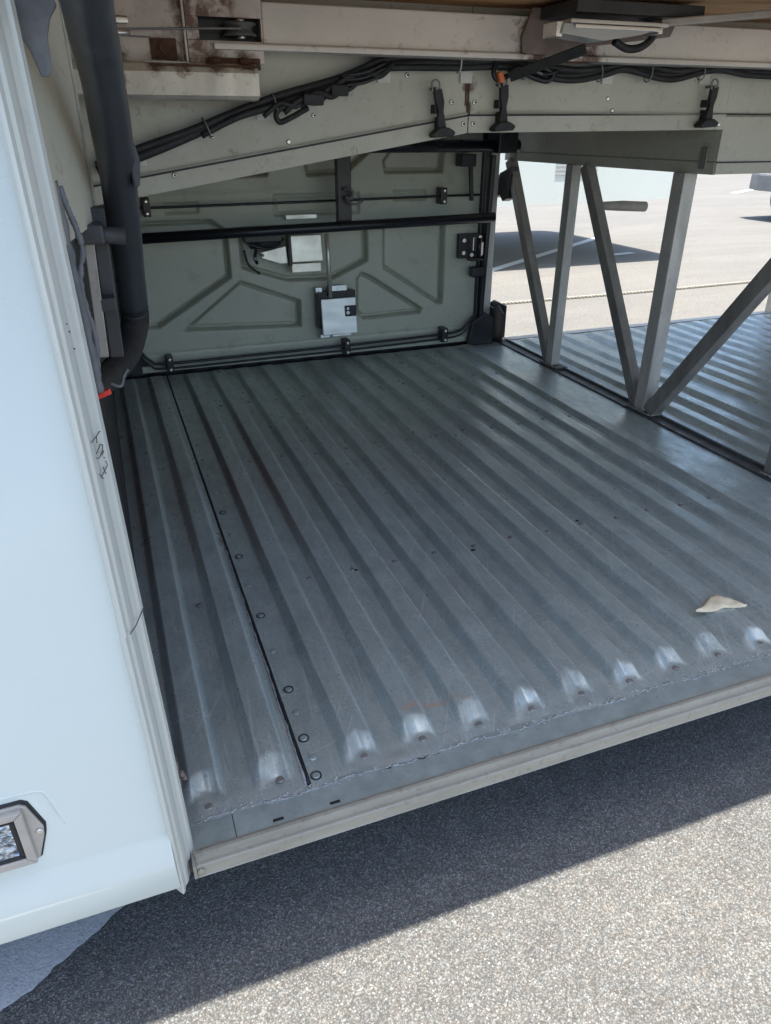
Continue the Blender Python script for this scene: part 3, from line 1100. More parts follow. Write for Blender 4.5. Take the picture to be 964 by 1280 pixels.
# dark lifting arm with its elbow
b = B()
up = smooth_path([(0.02, 0.7, 0.115), (0.023, 0.79, 0.086), (0.029, 0.89, 0.044), (0.033, 1.0, -0.032), (0.034, 1.13, -0.137), (0.033, 1.24, -0.253)], 6)
b.tube(up, [0.0218 + 0.0004 * math.sin(i * 0.9) for i in range(len(up))], 28)
arm = mk('lifting_arm', b, MAT['arm'], coach, 'thick dark arm running down inside the left jamb')
b = B()
lo = smooth_path([(0.033, 1.24, -0.253), (0.031, 1.25, -0.28), (0.012, 1.2, -0.312), (-0.016, 1.12, -0.32), (-0.047, 1.02, -0.313)], 6)
b.tube(lo, [0.0226 - 0.004 * i / (len(lo) - 1) for i in range(len(lo))], 24)
mk('elbow_sleeve', b, MAT['rubber'], arm)
b = B()
c = Vector((0.033, 1.24, -0.253))
b.tube([c + Vector((0.0224 * math.cos(a), 0.0224 * math.sin(a), 0.001)) for a in [2 * math.pi * k / 28 for k in range(29)]], 0.0009, 6, False)
mk('sleeve_edge', b, MAT['mastic'], arm)
b = B()
b.prism([(0.046, -0.005), (0.056, -0.012), (0.060, -0.034), (0.056, -0.060), (0.048, -0.064)], 'y', 0.99, 1.01, 0.003)
mk('arm_clip', b, MAT['arm'], arm)
b = B()
b.tube(smooth_path([(-0.018, 0.95, -0.285), (-0.006, 0.95, -0.290), (0.000, 0.96, -0.280), (0.006, 0.96, -0.272)], 5), 0.0022, 8)
mk('plastic_tie', b, MAT['mastic'], coach)
b = B()
b.bar((-0.033, 0.85, -0.2685), (-0.017, 0.85, -0.2635), 0.008, 0.0062, (0, 1, 0), 0.0012)
mk('red_cap', b, MAT['red'], coach)

# small rusty stop low on the jamb
b = B()
b.blob((-0.017, 0.80, -0.825), 0.006, 2, 0.5, (0.8, 1, 0.9))
b.blob((-0.014, 0.80, -0.834), 0.0045, 2, 0.5)
b.box(-0.024, -0.019, 0.80, 0.812, -0.850, -0.800, 0.001)
mk('jamb_stop', b, MAT['browned'], coach)

# ------------------------------------------------------------------ far luggage door, closed, seen from inside
def sd_poly(X, Z, pts):
    P = np.array(pts, float)
    n = len(P)
    d2 = np.full(X.shape, 1e9)
    inside = np.zeros(X.shape, bool)
    for i in range(n):
        a, b = P[i], P[(i + 1) % n]
        e = b - a
        wx, wz = X - a[0], Z - a[1]
        t = np.clip((wx * e[0] + wz * e[1]) / (e @ e), 0, 1)
        d2 = np.minimum(d2, (wx - t * e[0]) ** 2 + (wz - t * e[1]) ** 2)
        c = ((a[1] > Z) != (b[1] > Z))
        with np.errstate(divide='ignore', invalid='ignore'):
            xi = (b[0] - a[0]) * (Z - a[1]) / (b[1] - a[1] + 1e-12) + a[0]
        inside ^= c & (X < xi)
    d = np.sqrt(d2)
    return np.where(inside, -d, d)


YD = 3.225
recess = [
    [(0.05, -0.325), (0.44, -0.325), (0.505, -0.37), (0.505, -0.565), (0.175, -0.757), (0.09, -0.757)],
    [(0.257, -0.776), (0.80, -0.801), (0.803, -0.676), (0.535, -0.573)],
    [(0.545, -0.36), (0.545, -0.53), (0.745, -0.597), (0.954, -0.603), (1.125, -0.53), (1.125, -0.36)],
    [(1.09, -0.57), (1.13, -0.585), (1.40, -0.757), (1.385, -0.786), (1.096, -0.792), (1.06, -0.76), (1.06, -0.60)],
    [(1.19, -0.36), (1.505, -0.36), (1.505, -0.748), (1.47, -0.748), (1.19, -0.565)],
    [(0.255, -0.258), (0.401, -0.257), (0.40, -0.306), (0.255, -0.307)],
    [(1.235, -0.232), (1.406, -0.234), (1.406, -0.286), (1.236, -0.284)],
    [(0.42, 0.0), (0.73, 0.0), (0.69, -0.175), (0.50, -0.176)],
    [(0.83, 0.0), (0.85, -0.178), (1.03, -0.170), (1.26, 0.0)],
    [(1.28, 0.0), (1.19, -0.120), (1.20, -0.172), (1.482, -0.175), (1.498, -0.05), (1.498, 0.0)],
    [(0.70, -0.235), (1.09, -0.235), (1.09, -0.330), (0.70, -0.330)],
]
DX0, DX1, DZ0, DZ1 = 0.02, 1.668, -0.936, 0.20


def door_y(X, Z):
    D = np.zeros(X.shape)
    for i, p in enumerate(recess):
        rr = 0.015
        s = sd_poly(X, Z, p)
        dep = 0.030 if i not in (5, 6, 10) else 0.010
        D = np.maximum(D, dep * (1 - sstep(-0.014, 0.000, s)) + (0.032 if dep > 0.02 else 0.006) * np.exp(-((s + 0.013) / 0.0055) ** 2))
    # horizontal fold lines
    for zl, dd in ((-0.225, 0.002), (-0.862, 0.003)):
        D += dd * np.exp(-((Z - zl) / 0.004) ** 2)
    # raised rim low down, rounded corners
    D -= 0.010 * sstep(-0.905, -0.915, Z)
    D += 0.0012 * (vnoise(X, Z, 6, 40) - 0.5)
    return YD + D


xs = np.linspace(DX0, DX1, 375)
zs_ = np.linspace(DZ0, DZ1, 260)
b = B()
b.box(DX0, DX1, YD + 0.085, YD + 0.10, DZ0, DZ1)
fd = mk('luggage_door', b, MAT['door'], coach, 'closed grey-green luggage door on the far side with pressed panels')
grid_mesh('pressed_panel', xs, zs_, door_y, MAT['door'], fd, axis='y')

# dark surround of the far door
b = B()
b.box(-0.05, DX0 + 0.06, YD - 0.012, YD + 0.03, DZ0 - 0.01, 0.27, 0.002)
b.box(1.668, 1.706, 3.20, 3.262, Z0, 0.27, 0.006)
b.box(0.0, 1.80, YD - 0.005, YD + 0.05, Z0 - 0.02, DZ0 - 0.001)
b.prism([(DX0 + 0.055, DZ0), (DX0 + 0.17, DZ0), (DX0 + 0.10, DZ0 + 0.020), (DX0 + 0.055, DZ0 + 0.075)], 'y', YD - 0.004, YD + 0.01)
mk('door_frame', b, MAT['black'], coach)
# twin cable along the bottom of the door, bent up at both ends
for dz, rr in ((0.0, 0.0062), (-0.022, 0.0050)):
    b = B()
    pth = smooth_path([(0.05, 3.18, -0.70 + dz), (0.07, 3.18, -0.80 + dz), (0.115, 3.18, -0.872 + dz), (0.19, 3.18, -0.893 + dz), (0.6, 3.18, -0.892 + dz),
                       (1.0, 3.18, -0.890 + dz), (1.45, 3.18, -0.882 + dz), (1.57, 3.18, -0.872 + dz), (1.62, 3.18, -0.838 + dz), (1.655, 3.17, -0.79 + dz)], 8)
    b.tube(pth, rr, 8)
    mk('release_cable', b, MAT['black'], fd)


def clamp(x, z):
    b = B()
    b.box(x - 0.015, x + 0.015, 3.165, 3.222, z - 0.034, z + 0.034, 0.004)
    cl = mk('cable_clamp', b, MAT['black'], fd)
    return cl


def clamp_bolts(pts):
    m0 = None
    for x, z in pts:
        if m0 is None:
            b = B()
            c = Vector((x, 3.164, z))
            b.tube([c, c + Vector((0, -0.005, 0)), c + Vector((0, -0.007, 0))], [0.0095, 0.0085, 0.004], 10)
            m0 = mk('clamp_bolt', b, MAT['chrome'], fd)
        else:
            dup(m0, (x, 3.1605, z), fd)


cl_pos = [(0.195, -0.895), (0.996, -0.897), (1.493, -0.884), (0.190, -0.270), (1.462, -0.262)]
for x, z in cl_pos:
    clamp(x, z)
clamp_bolts([(x, z + s * 0.022) for x, z in cl_pos for s in (-1, 1)])
b = B()
b.tube([(0.06, 3.175, -0.272), (0.19, 3.175, -0.272), (0.80, 3.175, -0.268), (1.46, 3.175, -0.262), (1.64, 3.175, -0.262)], 0.0052, 8)
mk('lock_rod', b, MAT['black'], fd, 'thin horizontal lock rod across the upper part of the door')
b = B()
b.bar((1.585, 3.17, -0.12), (1.60, 3.17, -0.285), 0.016, 0.016, (1, 0, 0), 0.002)
b.box(1.53, 1.60, 3.14, 3.21, -0.145, -0.095, 0.005)
mk('lock_rod', b, MAT['dark'], fd, 'short upright lock rod at the top right of the door')
b = B()
b.tube([(1.608, 3.19, -0.12), (1.612, 3.19, -0.27)], 0.006, 8)
mk('lock_rod', b, MAT['alu'], fd, 'short pale rod beside the upright lock rod')

# latch group in the middle of the door
b = B()
b.box(0.757, 0.893, 3.170, 3.205, -0.508, -0.400, 0.003)
mk('lock_cover', b, MAT['cream'], fd, 'square cream cover plate of the lock')
b = B()
b.box(0.757, 0.889, 3.180, 3.210, -0.553, -0.515, 0.003)
mk('lock_cover', b, MAT['cream'], fd, 'narrow cream strip below the square cover plate')
b = B()
b.prism([(0.625, -0.462), (0.74, -0.440), (0.742, -0.512), (0.71, -0.513), (0.63, -0.486)], 'y', 3.185, 3.205, 0.003)
mk('lever_plate', b, MAT['cream'], fd, 'tapered cream lever plate left of the lock cover')
b = B()
b.box(0.744, 0.756, 3.16, 3.21, -0.52, -0.40, 0.002)
for i in range(6):
    b.tube(smooth_path([(0.56 + 0.01 * i, 3.20, -0.40), (0.58 + 0.012 * i, 3.18, -0.425 - 0.004 * i), (0.60 + 0.02 * i, 3.19, -0.44), (0.68 + 0.01 * i, 3.2, -0.41)], 4), 0.006, 6)
b.tube(smooth_path([(0.56, 3.2, -0.45), (0.575, 3.2, -0.51), (0.62, 3.2, -0.55)], 5), 0.005, 6)
b.tube(smooth_path([(0.61, 3.19, -0.45), (0.60, 3.18, -0.48), (0.61, 3.19, -0.505)], 5), 0.007, 6)
b.box(0.56, 0.72, 3.17, 3.21, -0.42, -0.385, 0.005)
mk('lock_linkage', b, MAT['black'], fd)
b = B()
for c in ((0.612, -0.468), (0.60, -0.482), (0.632, -0.470)):
    b.cyl((c[0], 3.165, c[1]), (c[0], 3.19, c[1]), 0.006, 10)
mk('linkage_nut', b, MAT['greytrim'], fd)
b = B()
b.tube([(0.912, 3.16, -0.395), (0.915, 3.16, -0.50), (0.919, 3.16, -0.660)], 0.0098, 12)
mk('pull_rod', b, MAT['cream'], fd, 'upright cream pull rod above the lock box')
b = B()
b.box(0.862, 1.040, 3.17, 3.215, -0.80, -0.640, 0.004)
mk('lock_back', b, MAT['black'], fd)
b = B()
b.box(0.874, 1.036, 3.145, 3.170, -0.826, -0.668, 0.003)
lk = mk('lock_box', b, MAT['silver'], fd, 'silver lock box low in the middle of the door')
b = B()
b.box(0.982, 1.034, 3.141, 3.146, -0.748, -0.700, 0.002)
mk('latch_hole', b, MAT['black'], fd)
b = B()
b.cyl((0.993, 3.137, -0.712), (0.993, 3.143, -0.712), 0.006, 10)
b.cyl((0.993, 3.137, -0.730), (0.993, 3.143, -0.730), 0.008, 10)
mk('latch_pin', b, MAT['chrome'], fd)
for (xa, xb, za, zb) in ((0.860, 0.890, -0.648, -0.622), (0.925, 1.005, -0.646, -0.618), (0.874, 0.920, -0.848, -0.832), (0.930, 1.020, -0.846, -0.828)):
    b = B()
    b.box(xa, xb, 3.185, 3.205, za, zb, 0.002)
    b.cyl(((xa + xb) / 2, 3.18, (za + zb) / 2), ((xa + xb) / 2, 3.186, (za + zb) / 2), 0.005, 8)
    mk('lock_tab', b, MAT['silver'], fd)
b = B()
b.box(0.745, 0.882, 3.19, 3.21, -0.338, -0.318, 0.003)
mk('label_strip', b, MAT['cream'], fd, 'pale strip just above the dark cross tube')
for ch in fd.children:
    if ch.name.split('.')[0] in ('lock_cover', 'lever_plate', 'lock_box', 'lock_tab', 'label_strip'):
        ch.rotation_euler.x = R(-8)
# keeper on the right edge of the door
b = B()
b.box(1.558, 1.668, 3.19, 3.215, -0.536, -0.428, 0.003)
kp = mk('keeper_plate', b, MAT['dark'], fd)
b = B()
for x, z in ((1.578, -0.455), (1.578, -0.51), (1.62, -0.52), (1.66, -0.445)):
    b.cyl((x, 3.178, z), (x, 3.19, z), 0.009, 10)
b.box(1.61, 1.625, 3.15, 3.19, -0.50, -0.44, 0.003)
b.box(1.645, 1.66, 3.14, 3.19, -0.52, -0.46, 0.003)
mk('keeper_bolt', b, MAT['chrome'], fd)
b = B()
b.cyl((1.63, 3.13, -0.44), (1.63, 3.13, -0.52), 0.012, 10)
b.box(1.60, 1.668, 3.15, 3.19, -0.545, -0.532, 0.002)
mk('keeper_latch', b, MAT['black'], fd)

# dark tubes across the bay in front of the far door
b = B()
b.tube([(-0.03, 3.05, -0.371), (0.8, 3.05, -0.358), (1.655, 3.05, -0.345)], 0.020, 18)
mk('cross_tube', b, MAT['black'], coach, 'lower black tube crossing in front of the far door')
b = B()
b.tube([(0.3, 3.05, -0.060), (1.75, 3.05, -0.062)], 0.024, 18)
b.box(1.63, 1.72, 3.0, 3.1, -0.09, 0.27, 0.006)
mk('cross_tube', b, MAT['black'], coach, 'upper black tube under the bulkhead')
b = B()
b.box(0.940, 0.999, 3.07, 3.11, -0.345, 0.27, 0.004)
strut = mk('hanging_strut', b, MAT['black'], coach, 'flat black upright strut above the cross tube')
b = B()
b.tube(smooth_path([(0.962, 3.06, -0.215), (0.985, 3.04, -0.215), (0.995, 3.04, -0.235), (0.985, 3.04, -0.25), (0.965, 3.05, -0.245)], 5), 0.006, 8)
b.tube(smooth_path([(0.97, 3.05, -0.255), (0.99, 3.03, -0.27), (1.02, 3.03, -0.268), (1.035, 3.03, -0.258)], 5), 0.005, 8)
mk('hook', b, MAT['greytrim'], strut)

# dark riser and hinge hardware at the right end of the far door
b = B()
b.bar((1.69, 3.20, Z0), (1.685, 3.15, -0.10), 0.020, 0.03, (1, 0, 0), 0.005)
b.box(1.62, 1.69, 3.16, 3.2, -0.62, -0.575, 0.006)
b.prism([(1.62, Z0), (1.76, Z0), (1.755, -0.82), (1.71, -0.79), (1.64, -0.84)], 'y', 3.17, 3.20, 0.005)
mk('corner_riser', b, MAT['black'], coach)
b = B()
b.prism([(3.14, Z0), (3.42, Z0), (3.42, -0.80), (3.39, -0.785), (3.24, -0.79), (3.20, -0.77), (3.14, -0.80)], 'x', 1.790, 1.798, 0.002)
b.prism([(3.26, Z0), (3.42, Z0), (3.42, -0.80), (3.39, -0.785), (3.26, -0.79)], 'x', 1.868, 1.876, 0.002)
b.box(1.806, 1.870, 3.405, 3.42, Z0, -0.80, 0.002)
mk('corner_bracket', b, MAT['dark'], coach)

# ------------------------------------------------------------------ truss between the bays
def member(p, q, w=0.040, h=0.046, mat='truss', label=None):
    b = B()
    b.bar((XT, p[0], p[1]), (XT, q[0], q[1]), w, h, (1, 0, 0), 0.004)
    return mk('truss_member', b, MAT[mat], coach, label)


b = B()
b.box(1.738, 1.792, 3.28, 3.34, Z0, 0.27, 0.004)
mk('truss_member', b, MAT['post'], coach, 'pale upright post at the far corner of the bay')
member((3.245, -0.125), (2.755, Z0 + 0.01), label='leftmost slanting brace of the truss')
member((2.735, -0.125), (2.735, Z0 + 0.0), 0.042, 0.050, 'post', 'left upright of the truss')
member((2.645, -0.125), (2.125, Z0 + 0.01), label='middle slanting brace of the truss')
b = B()
b.box(XT - 0.022, XT + 0.030, 2.068, 2.125, Z0, -0.125, 0.004)
mk('truss_member', b, MAT['post'], coach, 'right upright of the truss')
member((2.050, Z0 + 0.015), (1.36, 0.05), 0.045, 0.052, label='right slanting brace running up out of the picture')
member((1.470, Z0), (1.470, 0.1), 0.04, 0.05)
# weld beads where members meet the rail
b = B()
for y in (2.70, 2.735, 2.765, 2.075, 2.10, 2.13, 2.05, 1.47):
    for k in range(9):
        b.blob((XT - 0.030 + 0.0015 * math.sin(k * 2 + y), y - 0.022 + 0.0055 * k, Z0 + 0.012), 0.0042, 1, 0.5)
        b.blob((XT - 0.022 + 0.0055 * k, y - 0.028, Z0 + 0.012), 0.0040, 1, 0.5)
o = mk('weld_bead', b, MAT['truss'], coach)
o['kind'] = 'stuff'
# weld plates at the feet
for y in (2.735, 2.10):
    b = B()
    b.box(XT - 0.028, XT + 0.034, y - 0.075, y + 0.06, Z0 + 0.0, Z0 + 0.012, 0.003)
    mk('foot_plate', b, MAT['dark'], coach)
# black catch with its hose near the top of the leftmost brace
b = B()
b.prism([(3.19, -0.15), (3.29, -0.18), (3.365, -0.265), (3.33, -0.29), (3.28, -0.275), (3.25, -0.30), (3.205, -0.285)], 'x', XT - 0.03, XT + 0.012, 0.004)
ct = mk('door_catch', b, MAT['black'], coach, 'black catch on the leftmost brace')
b = B()
b.tube(smooth_path([(XT - 0.01, 3.345, -0.27), (XT - 0.015, 3.42, -0.33), (XT - 0.03, 3.40, -0.42), (XT - 0.04, 3.36, -0.55), (XT - 0.05, 3.34, -0.75)], 7), 0.011, 8)
mk('hose', b, MAT['black'], ct)

# post at the far end of the right bay
b = B()
b.box(3.60, 3.66, 3.17, 3.25, Z0, 0.27, 0.004)
mk('door_post', b, MAT['post'], coach, 'pale post at the far right corner of the next bay')
b = B()
b.box(3.665, 3.735, 3.14, 3.26, Z0, 0.27, 0.004)
b.box(3.655, 3.668, 3.15, 3.20, Z0 + 0.15, Z0 + 0.20)
mk('door_frame', b, MAT['dark'], coach)

# ------------------------------------------------------------------ grey-green bulkhead across the middle
YB = 1.96


def lowedge(x):
    return -0.160 + 0.156 * x if x < 0.968 else -0.009 + (x - 0.968) * 0.009


def lipline(x):
    return lowedge(x) + 0.042


def bulk(xa, xb, name='bulkhead_panel', label=None, xup=None):
    za, zb = lowedge(xa), lowedge(xb)
    b = B()
    if xup:
        b.box(xb + 0.0002, xup, YB + 0.004, YB + 0.012, zb + 0.0435, 0.27)
    # upper sheet, a step back at the lip fold
    b.prism([(xa, za + 0.0435), (xb, zb + 0.0435), (xb, 0.27), (xa, 0.27)], 'y', YB + 0.004, YB + 0.012, 0.001)
    b.prism([(xa, za + 0.040), (xb, zb + 0.040), (xb, zb + 0.0435), (xa, za + 0.0435)], 'y', YB + 0.0075, YB + 0.020)
    b.prism([(xa, za), (xb, zb), (xb, zb + 0.040), (xa, za + 0.040)], 'y', YB, YB + 0.006, 0.0012)
    b.prism([(xa, za), (xb, zb), (xb, zb + 0.004), (xa, za + 0.004)], 'y', YB + 0.006, YB + 0.05)
    return mk(name, b, MAT['panel'], coach, label)


p_l = bulk(-0.04, 0.9655, label='sloping left panel of the grey-green bulkhead')
p_m = bulk(0.9685, 1.8275, label='level middle panel of the grey-green bulkhead', xup=2.9)
b = B()
b.prism([(1.8285, -0.088), (2.9, -0.088), (2.9, 0.0335), (1.8285, 0.0335)], 'y', YB + 0.002, YB + 0.010, 0.001)
b.prism([(1.8285, -0.125), (2.9, -0.125), (2.9, -0.0925), (1.8285, -0.0925)], 'y', YB, YB + 0.008, 0.0012)
# box side running back over the truss, and its underside
b.box(1.8285, 1.836, YB + 0.012, 3.30, -0.0885, 0.27, 0.001)
b.box(1.8262, 1.834, YB + 0.006, 3.30, -0.1265, -0.0915, 0.001)
b.box(1.836, 2.9, YB + 0.010, 3.28, -0.123, -0.116)
b.box(1.834, 1.842, YB + 0.010, 3.30, -0.1165, -0.0885)
b.box(1.83, 2.9, YB + 0.0125, YB + 0.020, 0.015, 0.055)
p_r = mk('bulkhead_box', b, MAT['panel'], coach, 'grey-green box corner over the bay beyond the truss')
# bulkhead bracket above the lip
b = B()
b.box(0.995, 1.8255, YB - 0.004, YB - 0.0002, lipline(1.3) + 0.0018, lipline(1.3) + 0.0045)
mk('lip_bead', b, MAT['sill'], p_m)
b = B()
b.bar((-0.04, YB - 0.002, lipline(-0.04) + 0.0035), (0.963, YB - 0.002, lipline(0.963) + 0.0035), 0.004, 0.003, (0, 1, 0))
mk('lip_bead', b, MAT['sill'], p_l)
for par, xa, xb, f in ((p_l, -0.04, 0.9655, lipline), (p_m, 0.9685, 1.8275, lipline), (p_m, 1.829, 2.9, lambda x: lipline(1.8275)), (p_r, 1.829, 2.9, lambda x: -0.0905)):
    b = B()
    b.bar((xa, YB - 0.0006, f(xa) - 0.0008), (xb, YB - 0.0006, f(xb) - 0.0008), 0.0035, 0.0042, (0, 1, 0))  # dark bar that paints the shadow line under the lip bead
    mk('lip_shade_strip', b, MAT['near_black'], par)
# hinge clips of the box
for ya, yb, za, zb in ((2.00, 2.03, -0.112, -0.050), (3.20, 3.24, -0.130, -0.06)):
    b = B()
    b.box(1.820, 1.8262, ya, yb, za, zb, 0.002)
    mk('box_clip', b, MAT['truss'], p_r)
# rust runs below the joint mount
b = B()
b.box(0.9560, 0.9605, YB + 0.0032, YB + 0.0040, 0.055, 0.118)
b.box(0.9615, 0.9640, YB + 0.0032, YB + 0.0040, 0.040, 0.110)
b.box(0.9640, 0.9725, YB + 0.0022, YB + 0.0040, 0.033, 0.062)
mk('rust_run', b, MAT['rust'], p_l)
b = B()
b.box(0.9655, 0.9685, YB + 0.002, YB + 0.02, -0.012, 0.13)
mk('panel_joint', b, MAT['black'], coach)
# fasteners
fx = [(0.918, 0.062, p_l), (0.985, 0.062, p_m), (0.952, 0.012, p_l), (0.981, 0.013, p_m), (0.792, 0.120, p_l), (0.192, -0.098, p_l), (0.292, -0.015, p_l), (0.545, 0.03, p_l), (0.478, -0.028, p_l),
      (1.40, 0.075, p_m), (1.806, 0.012, p_m), (1.42, 0.046, p_m)]
s0 = None
for x, z, par in fx:
    yy = YB - 0.0015 if z < lipline(x) else YB + 0.0025
    if s0 is None:
        b = B()
        c = Vector((x, yy, z))
        b.tube([c + Vector((0, 0.001, 0)), c + Vector((0, -0.001, 0)), c + Vector((0, -0.0022, 0))], [0.0062, 0.0058, 0.0038], 14)
        s0 = mk('panel_screw', b, MAT['chrome'], par)
    else:
        dup(s0, (x, yy, z), par)
b = B()
for x, z, par in fx[:8]:
    yy = YB - 0.0042 if z < lipline(x) else YB - 0.0002
    b.cyl((x + 0.0008, yy, z), (x + 0.0008, yy + 0.002, z), 0.0028, 8)
mk('screw_recess', b, MAT['near_black'], coach)

# rubber T-latches
def latch(x, ztop, zbot, lean=0.0):
    b = B()
    h = ztop - zbot
    y = YB - 0.030
    # strap: tapered body with waist and grip
    def px(s):
        return x + lean * (1 - s)
    pts = [(px(1) - 0.010, ztop - 0.018), (px(1) + 0.012, ztop - 0.018), (px(.6) + 0.013, zbot + h * 0.62), (px(.4) + 0.008, zbot + h * 0.45), (px(.3) + 0.011, zbot + h * 0.30), (px(.2) + 0.014, zbot + 0.020),
           (px(.1) - 0.012, zbot + 0.020), (px(.3) - 0.009, zbot + h * 0.30), (px(.4) - 0.006, zbot + h * 0.45), (px(.6) - 0.010, zbot + h * 0.62)]
    b.prism(pts, 'y', y - 0.002, y + 0.012, 0.002)
    foot = [(px(0) - 0.032, zbot + 0.004), (px(0) - 0.026, zbot - 0.002), (px(0) + 0.026, zbot + 0.001), (px(0) + 0.033, zbot + 0.009), (px(0) + 0.028, zbot + 0.015), (px(0) + 0.013, zbot + 0.022), (px(0) - 0.012, zbot + 0.021), (px(0) - 0.024, zbot + 0.012)]
    b.prism(foot, 'y', y - 0.012, y + 0.022, 0.003)
    b.box(px(.15) - 0.008, px(.15) + 0.009, y + 0.010, YB + 0.002, zbot + 0.02, zbot + 0.045, 0.002)
    b.box(px(.5) - 0.0125, px(.5) - 0.006, y + 0.004, YB + 0.003, zbot + h * 0.42, zbot + h * 0.58, 0.002)
    lt = mk('rubber_latch', b, MAT['rubber'], coach)
    b = B()
    b.tube(smooth_path([(x - 0.013, y, ztop - 0.026), (x - 0.016, y, ztop - 0.008), (x - 0.008, y, ztop), (x + 0.004, y, ztop - 0.004), (x + 0.006, y, ztop - 0.020)], 5), 0.0025, 8)
    b.cyl((x - 0.004, y - 0.006, ztop - 0.018), (x - 0.004, YB + 0.004, ztop - 0.018), 0.0035, 8)
    mk('latch_loop', b, MAT['greytrim'], lt)
    return lt


latch(0.862, 0.109, -0.018, 0.018)
latch(1.052, 0.121, -0.004, 0.004)
latch(1.742, 0.127, 0.005, -0.006)

# cable mounts
for x, z in ((0.115, -0.050), (0.418, 0.046), (0.728, 0.128), (0.955, 0.131), (1.388, 0.136), (1.722, 0.142)):
    b = B()
    b.box(x - 0.017, x + 0.017, YB - 0.003, YB + 0.0035, z - 0.026, z + 0.024, 0.0015)
    mk('cable_mount', b, MAT['mount'], coach)

# wiring harness clipped along the bulkhead
yh = 1.935
hpts = [(0.02, yh, -0.085), (0.112, yh, -0.058), (0.22, yh, -0.020), (0.33, yh, 0.022), (0.42, yh, 0.046), (0.50, yh, 0.066), (0.58, yh, 0.092), (0.65, yh, 0.116), (0.72, yh, 0.134), (0.82, yh, 0.144),
        (0.95, yh, 0.146), (1.06, yh, 0.143), (1.16, yh, 0.128), (1.26, yh, 0.126), (1.36, yh, 0.138), (1.42, yh, 0.146), (1.50, yh, 0.137), (1.58, yh, 0.133), (1.66, yh, 0.142), (1.74, yh, 0.152), (1.85, yh, 0.147), (2.1, yh, 0.15)]
main = smooth_path(hpts, 8)
b = B()
b.tube(main, 0.0105, 10)
har = mk('wiring_harness', b, MAT['rubber'], coach, 'black wiring harness clipped along the bulkhead')
for k, (off, r0) in enumerate((((0, -0.004, 0.012), 0.0085), ((0, -0.010, -0.006), 0.0075))):
    b = B()
    pts = []
    for i, p in enumerate(main):
        if p.x < 0.25 and k == 1:
            continue
        ph = i * 0.30 + k * 2.2
        pts.append(p + Vector(off) + Vector((0, 0.002 * math.sin(ph), 0.0045 * math.sin(ph * 0.7))))
    b.tube(pts, r0, 8)
    mk('cable', b, MAT['rubber'], har)
for q in (6, 20, 34, 78, 92, 110, 128, 146):
    c = main[q]
    dr = (main[q + 1] - main[q]).normalized()
    sd = dr.cross(Vector((0, 1, 0))).normalized()
    b = B()
    b.tube([c + Vector((0, -0.004, 0.001)) + Vector((0, 1, 0)) * (0.018 * math.cos(a)) + sd * (0.0225 * math.sin(a)) for a in [2 * math.pi * k / 16 for k in range(17)]], 0.0018, 6, False)
    mk('cable_tie', b, MAT['greytrim'] if q % 3 else MAT['mount'], har)
# tangled part of the harness
b = B()
for i, (x0, z0) in enumerate([(0.47, 0.052), (0.52, 0.060), (0.56, 0.074), (0.60, 0.088), (0.64, 0.108), (0.68, 0.118)]):
    b.tube(smooth_path([(x0 - 0.06, yh - 0.014, z0 - 0.026), (x0 - 0.02, yh - 0.022, z0 + 0.002), (x0 + 0.02, yh - 0.018, z0 - 0.004), (x0 + 0.06, yh - 0.010, z0 + 0.022)], 6), 0.0055 + 0.001 * (i % 3), 8)
b.tube(smooth_path([(0.52, yh - 0.012, 0.045), (0.475, yh - 0.016, 0.024), (0.448, yh - 0.016, 0.015), (0.440, yh - 0.016, 0.030), (0.452, yh - 0.014, 0.044), (0.47, yh - 0.012, 0.048)], 6), 0.0065, 8)
b.box(0.505, 0.555, yh - 0.034, yh - 0.012, 0.050, 0.074, 0.004)
b.box(0.575, 0.618, yh - 0.032, yh - 0.010, 0.070, 0.094, 0.004)
mk('cable_splice', b, MAT['rubber'], har)
b = B()
for zz in (0.0, 0.010, 0.020):
    b.tube(smooth_path([(0.60, yh - 0.018, 0.092 + zz), (0.66, yh - 0.028, 0.100 + zz), (0.72, yh - 0.016, 0.122 + zz)], 6), 0.0042, 8)
mk('cable', b, MAT['black'], har)
# loops with the orange plug right of the joint
b = B()
b.tube(smooth_path([(1.02, yh - 0.012, 0.150), (1.010, yh - 0.02, 0.128), (1.022, yh - 0.02, 0.112), (1.045, yh - 0.02, 0.118), (1.08, yh - 0.02, 0.132), (1.13, yh - 0.02, 0.118), (1.17, yh - 0.02, 0.112), (1.185, yh - 0.02, 0.128), (1.14, yh - 0.02, 0.146)], 7), 0.0068, 8)
b.tube(smooth_path([(1.05, yh - 0.022, 0.128), (1.09, yh - 0.028, 0.140), (1.15, yh - 0.026, 0.126), (1.20, yh - 0.02, 0.134)], 7), 0.0050, 8)
mk('cable_loop', b, MAT['black'], har)
b = B()
b.tube(smooth_path([(1.045, yh - 0.034, 0.124), (1.075, yh - 0.034, 0.138), (1.115, yh - 0.034, 0.134), (1.145, yh - 0.034, 0.126)], 6), 0.0028, 8)
mk('grey_lead', b, MAT['greytrim'], har)
b = B()
b.bar((1.020, yh - 0.03, 0.128), (1.030, yh - 0.03, 0.106), 0.016, 0.014, (0, 1, 0), 0.002)
mk('plug', b, MAT['orange'], har)
# wires down from the lamp
b = B()
b.bar((1.175, 1.76, 0.172), (1.05, 1.90, 0.118), 0.008, 0.024, (0, 1, 0), 0.002)
mk('lamp_strap', b, MAT['rubber'], coach)
b = B()
b.tube(smooth_path([(1.26, 1.77, 0.190), (1.30, 1.77, 0.176), (1.34, 1.77, 0.180), (1.37, 1.77, 0.200), (1.375, 1.77, 0.225)], 7), 0.009, 10)
mk('lamp_cable', b, MAT['rubber'], coach)

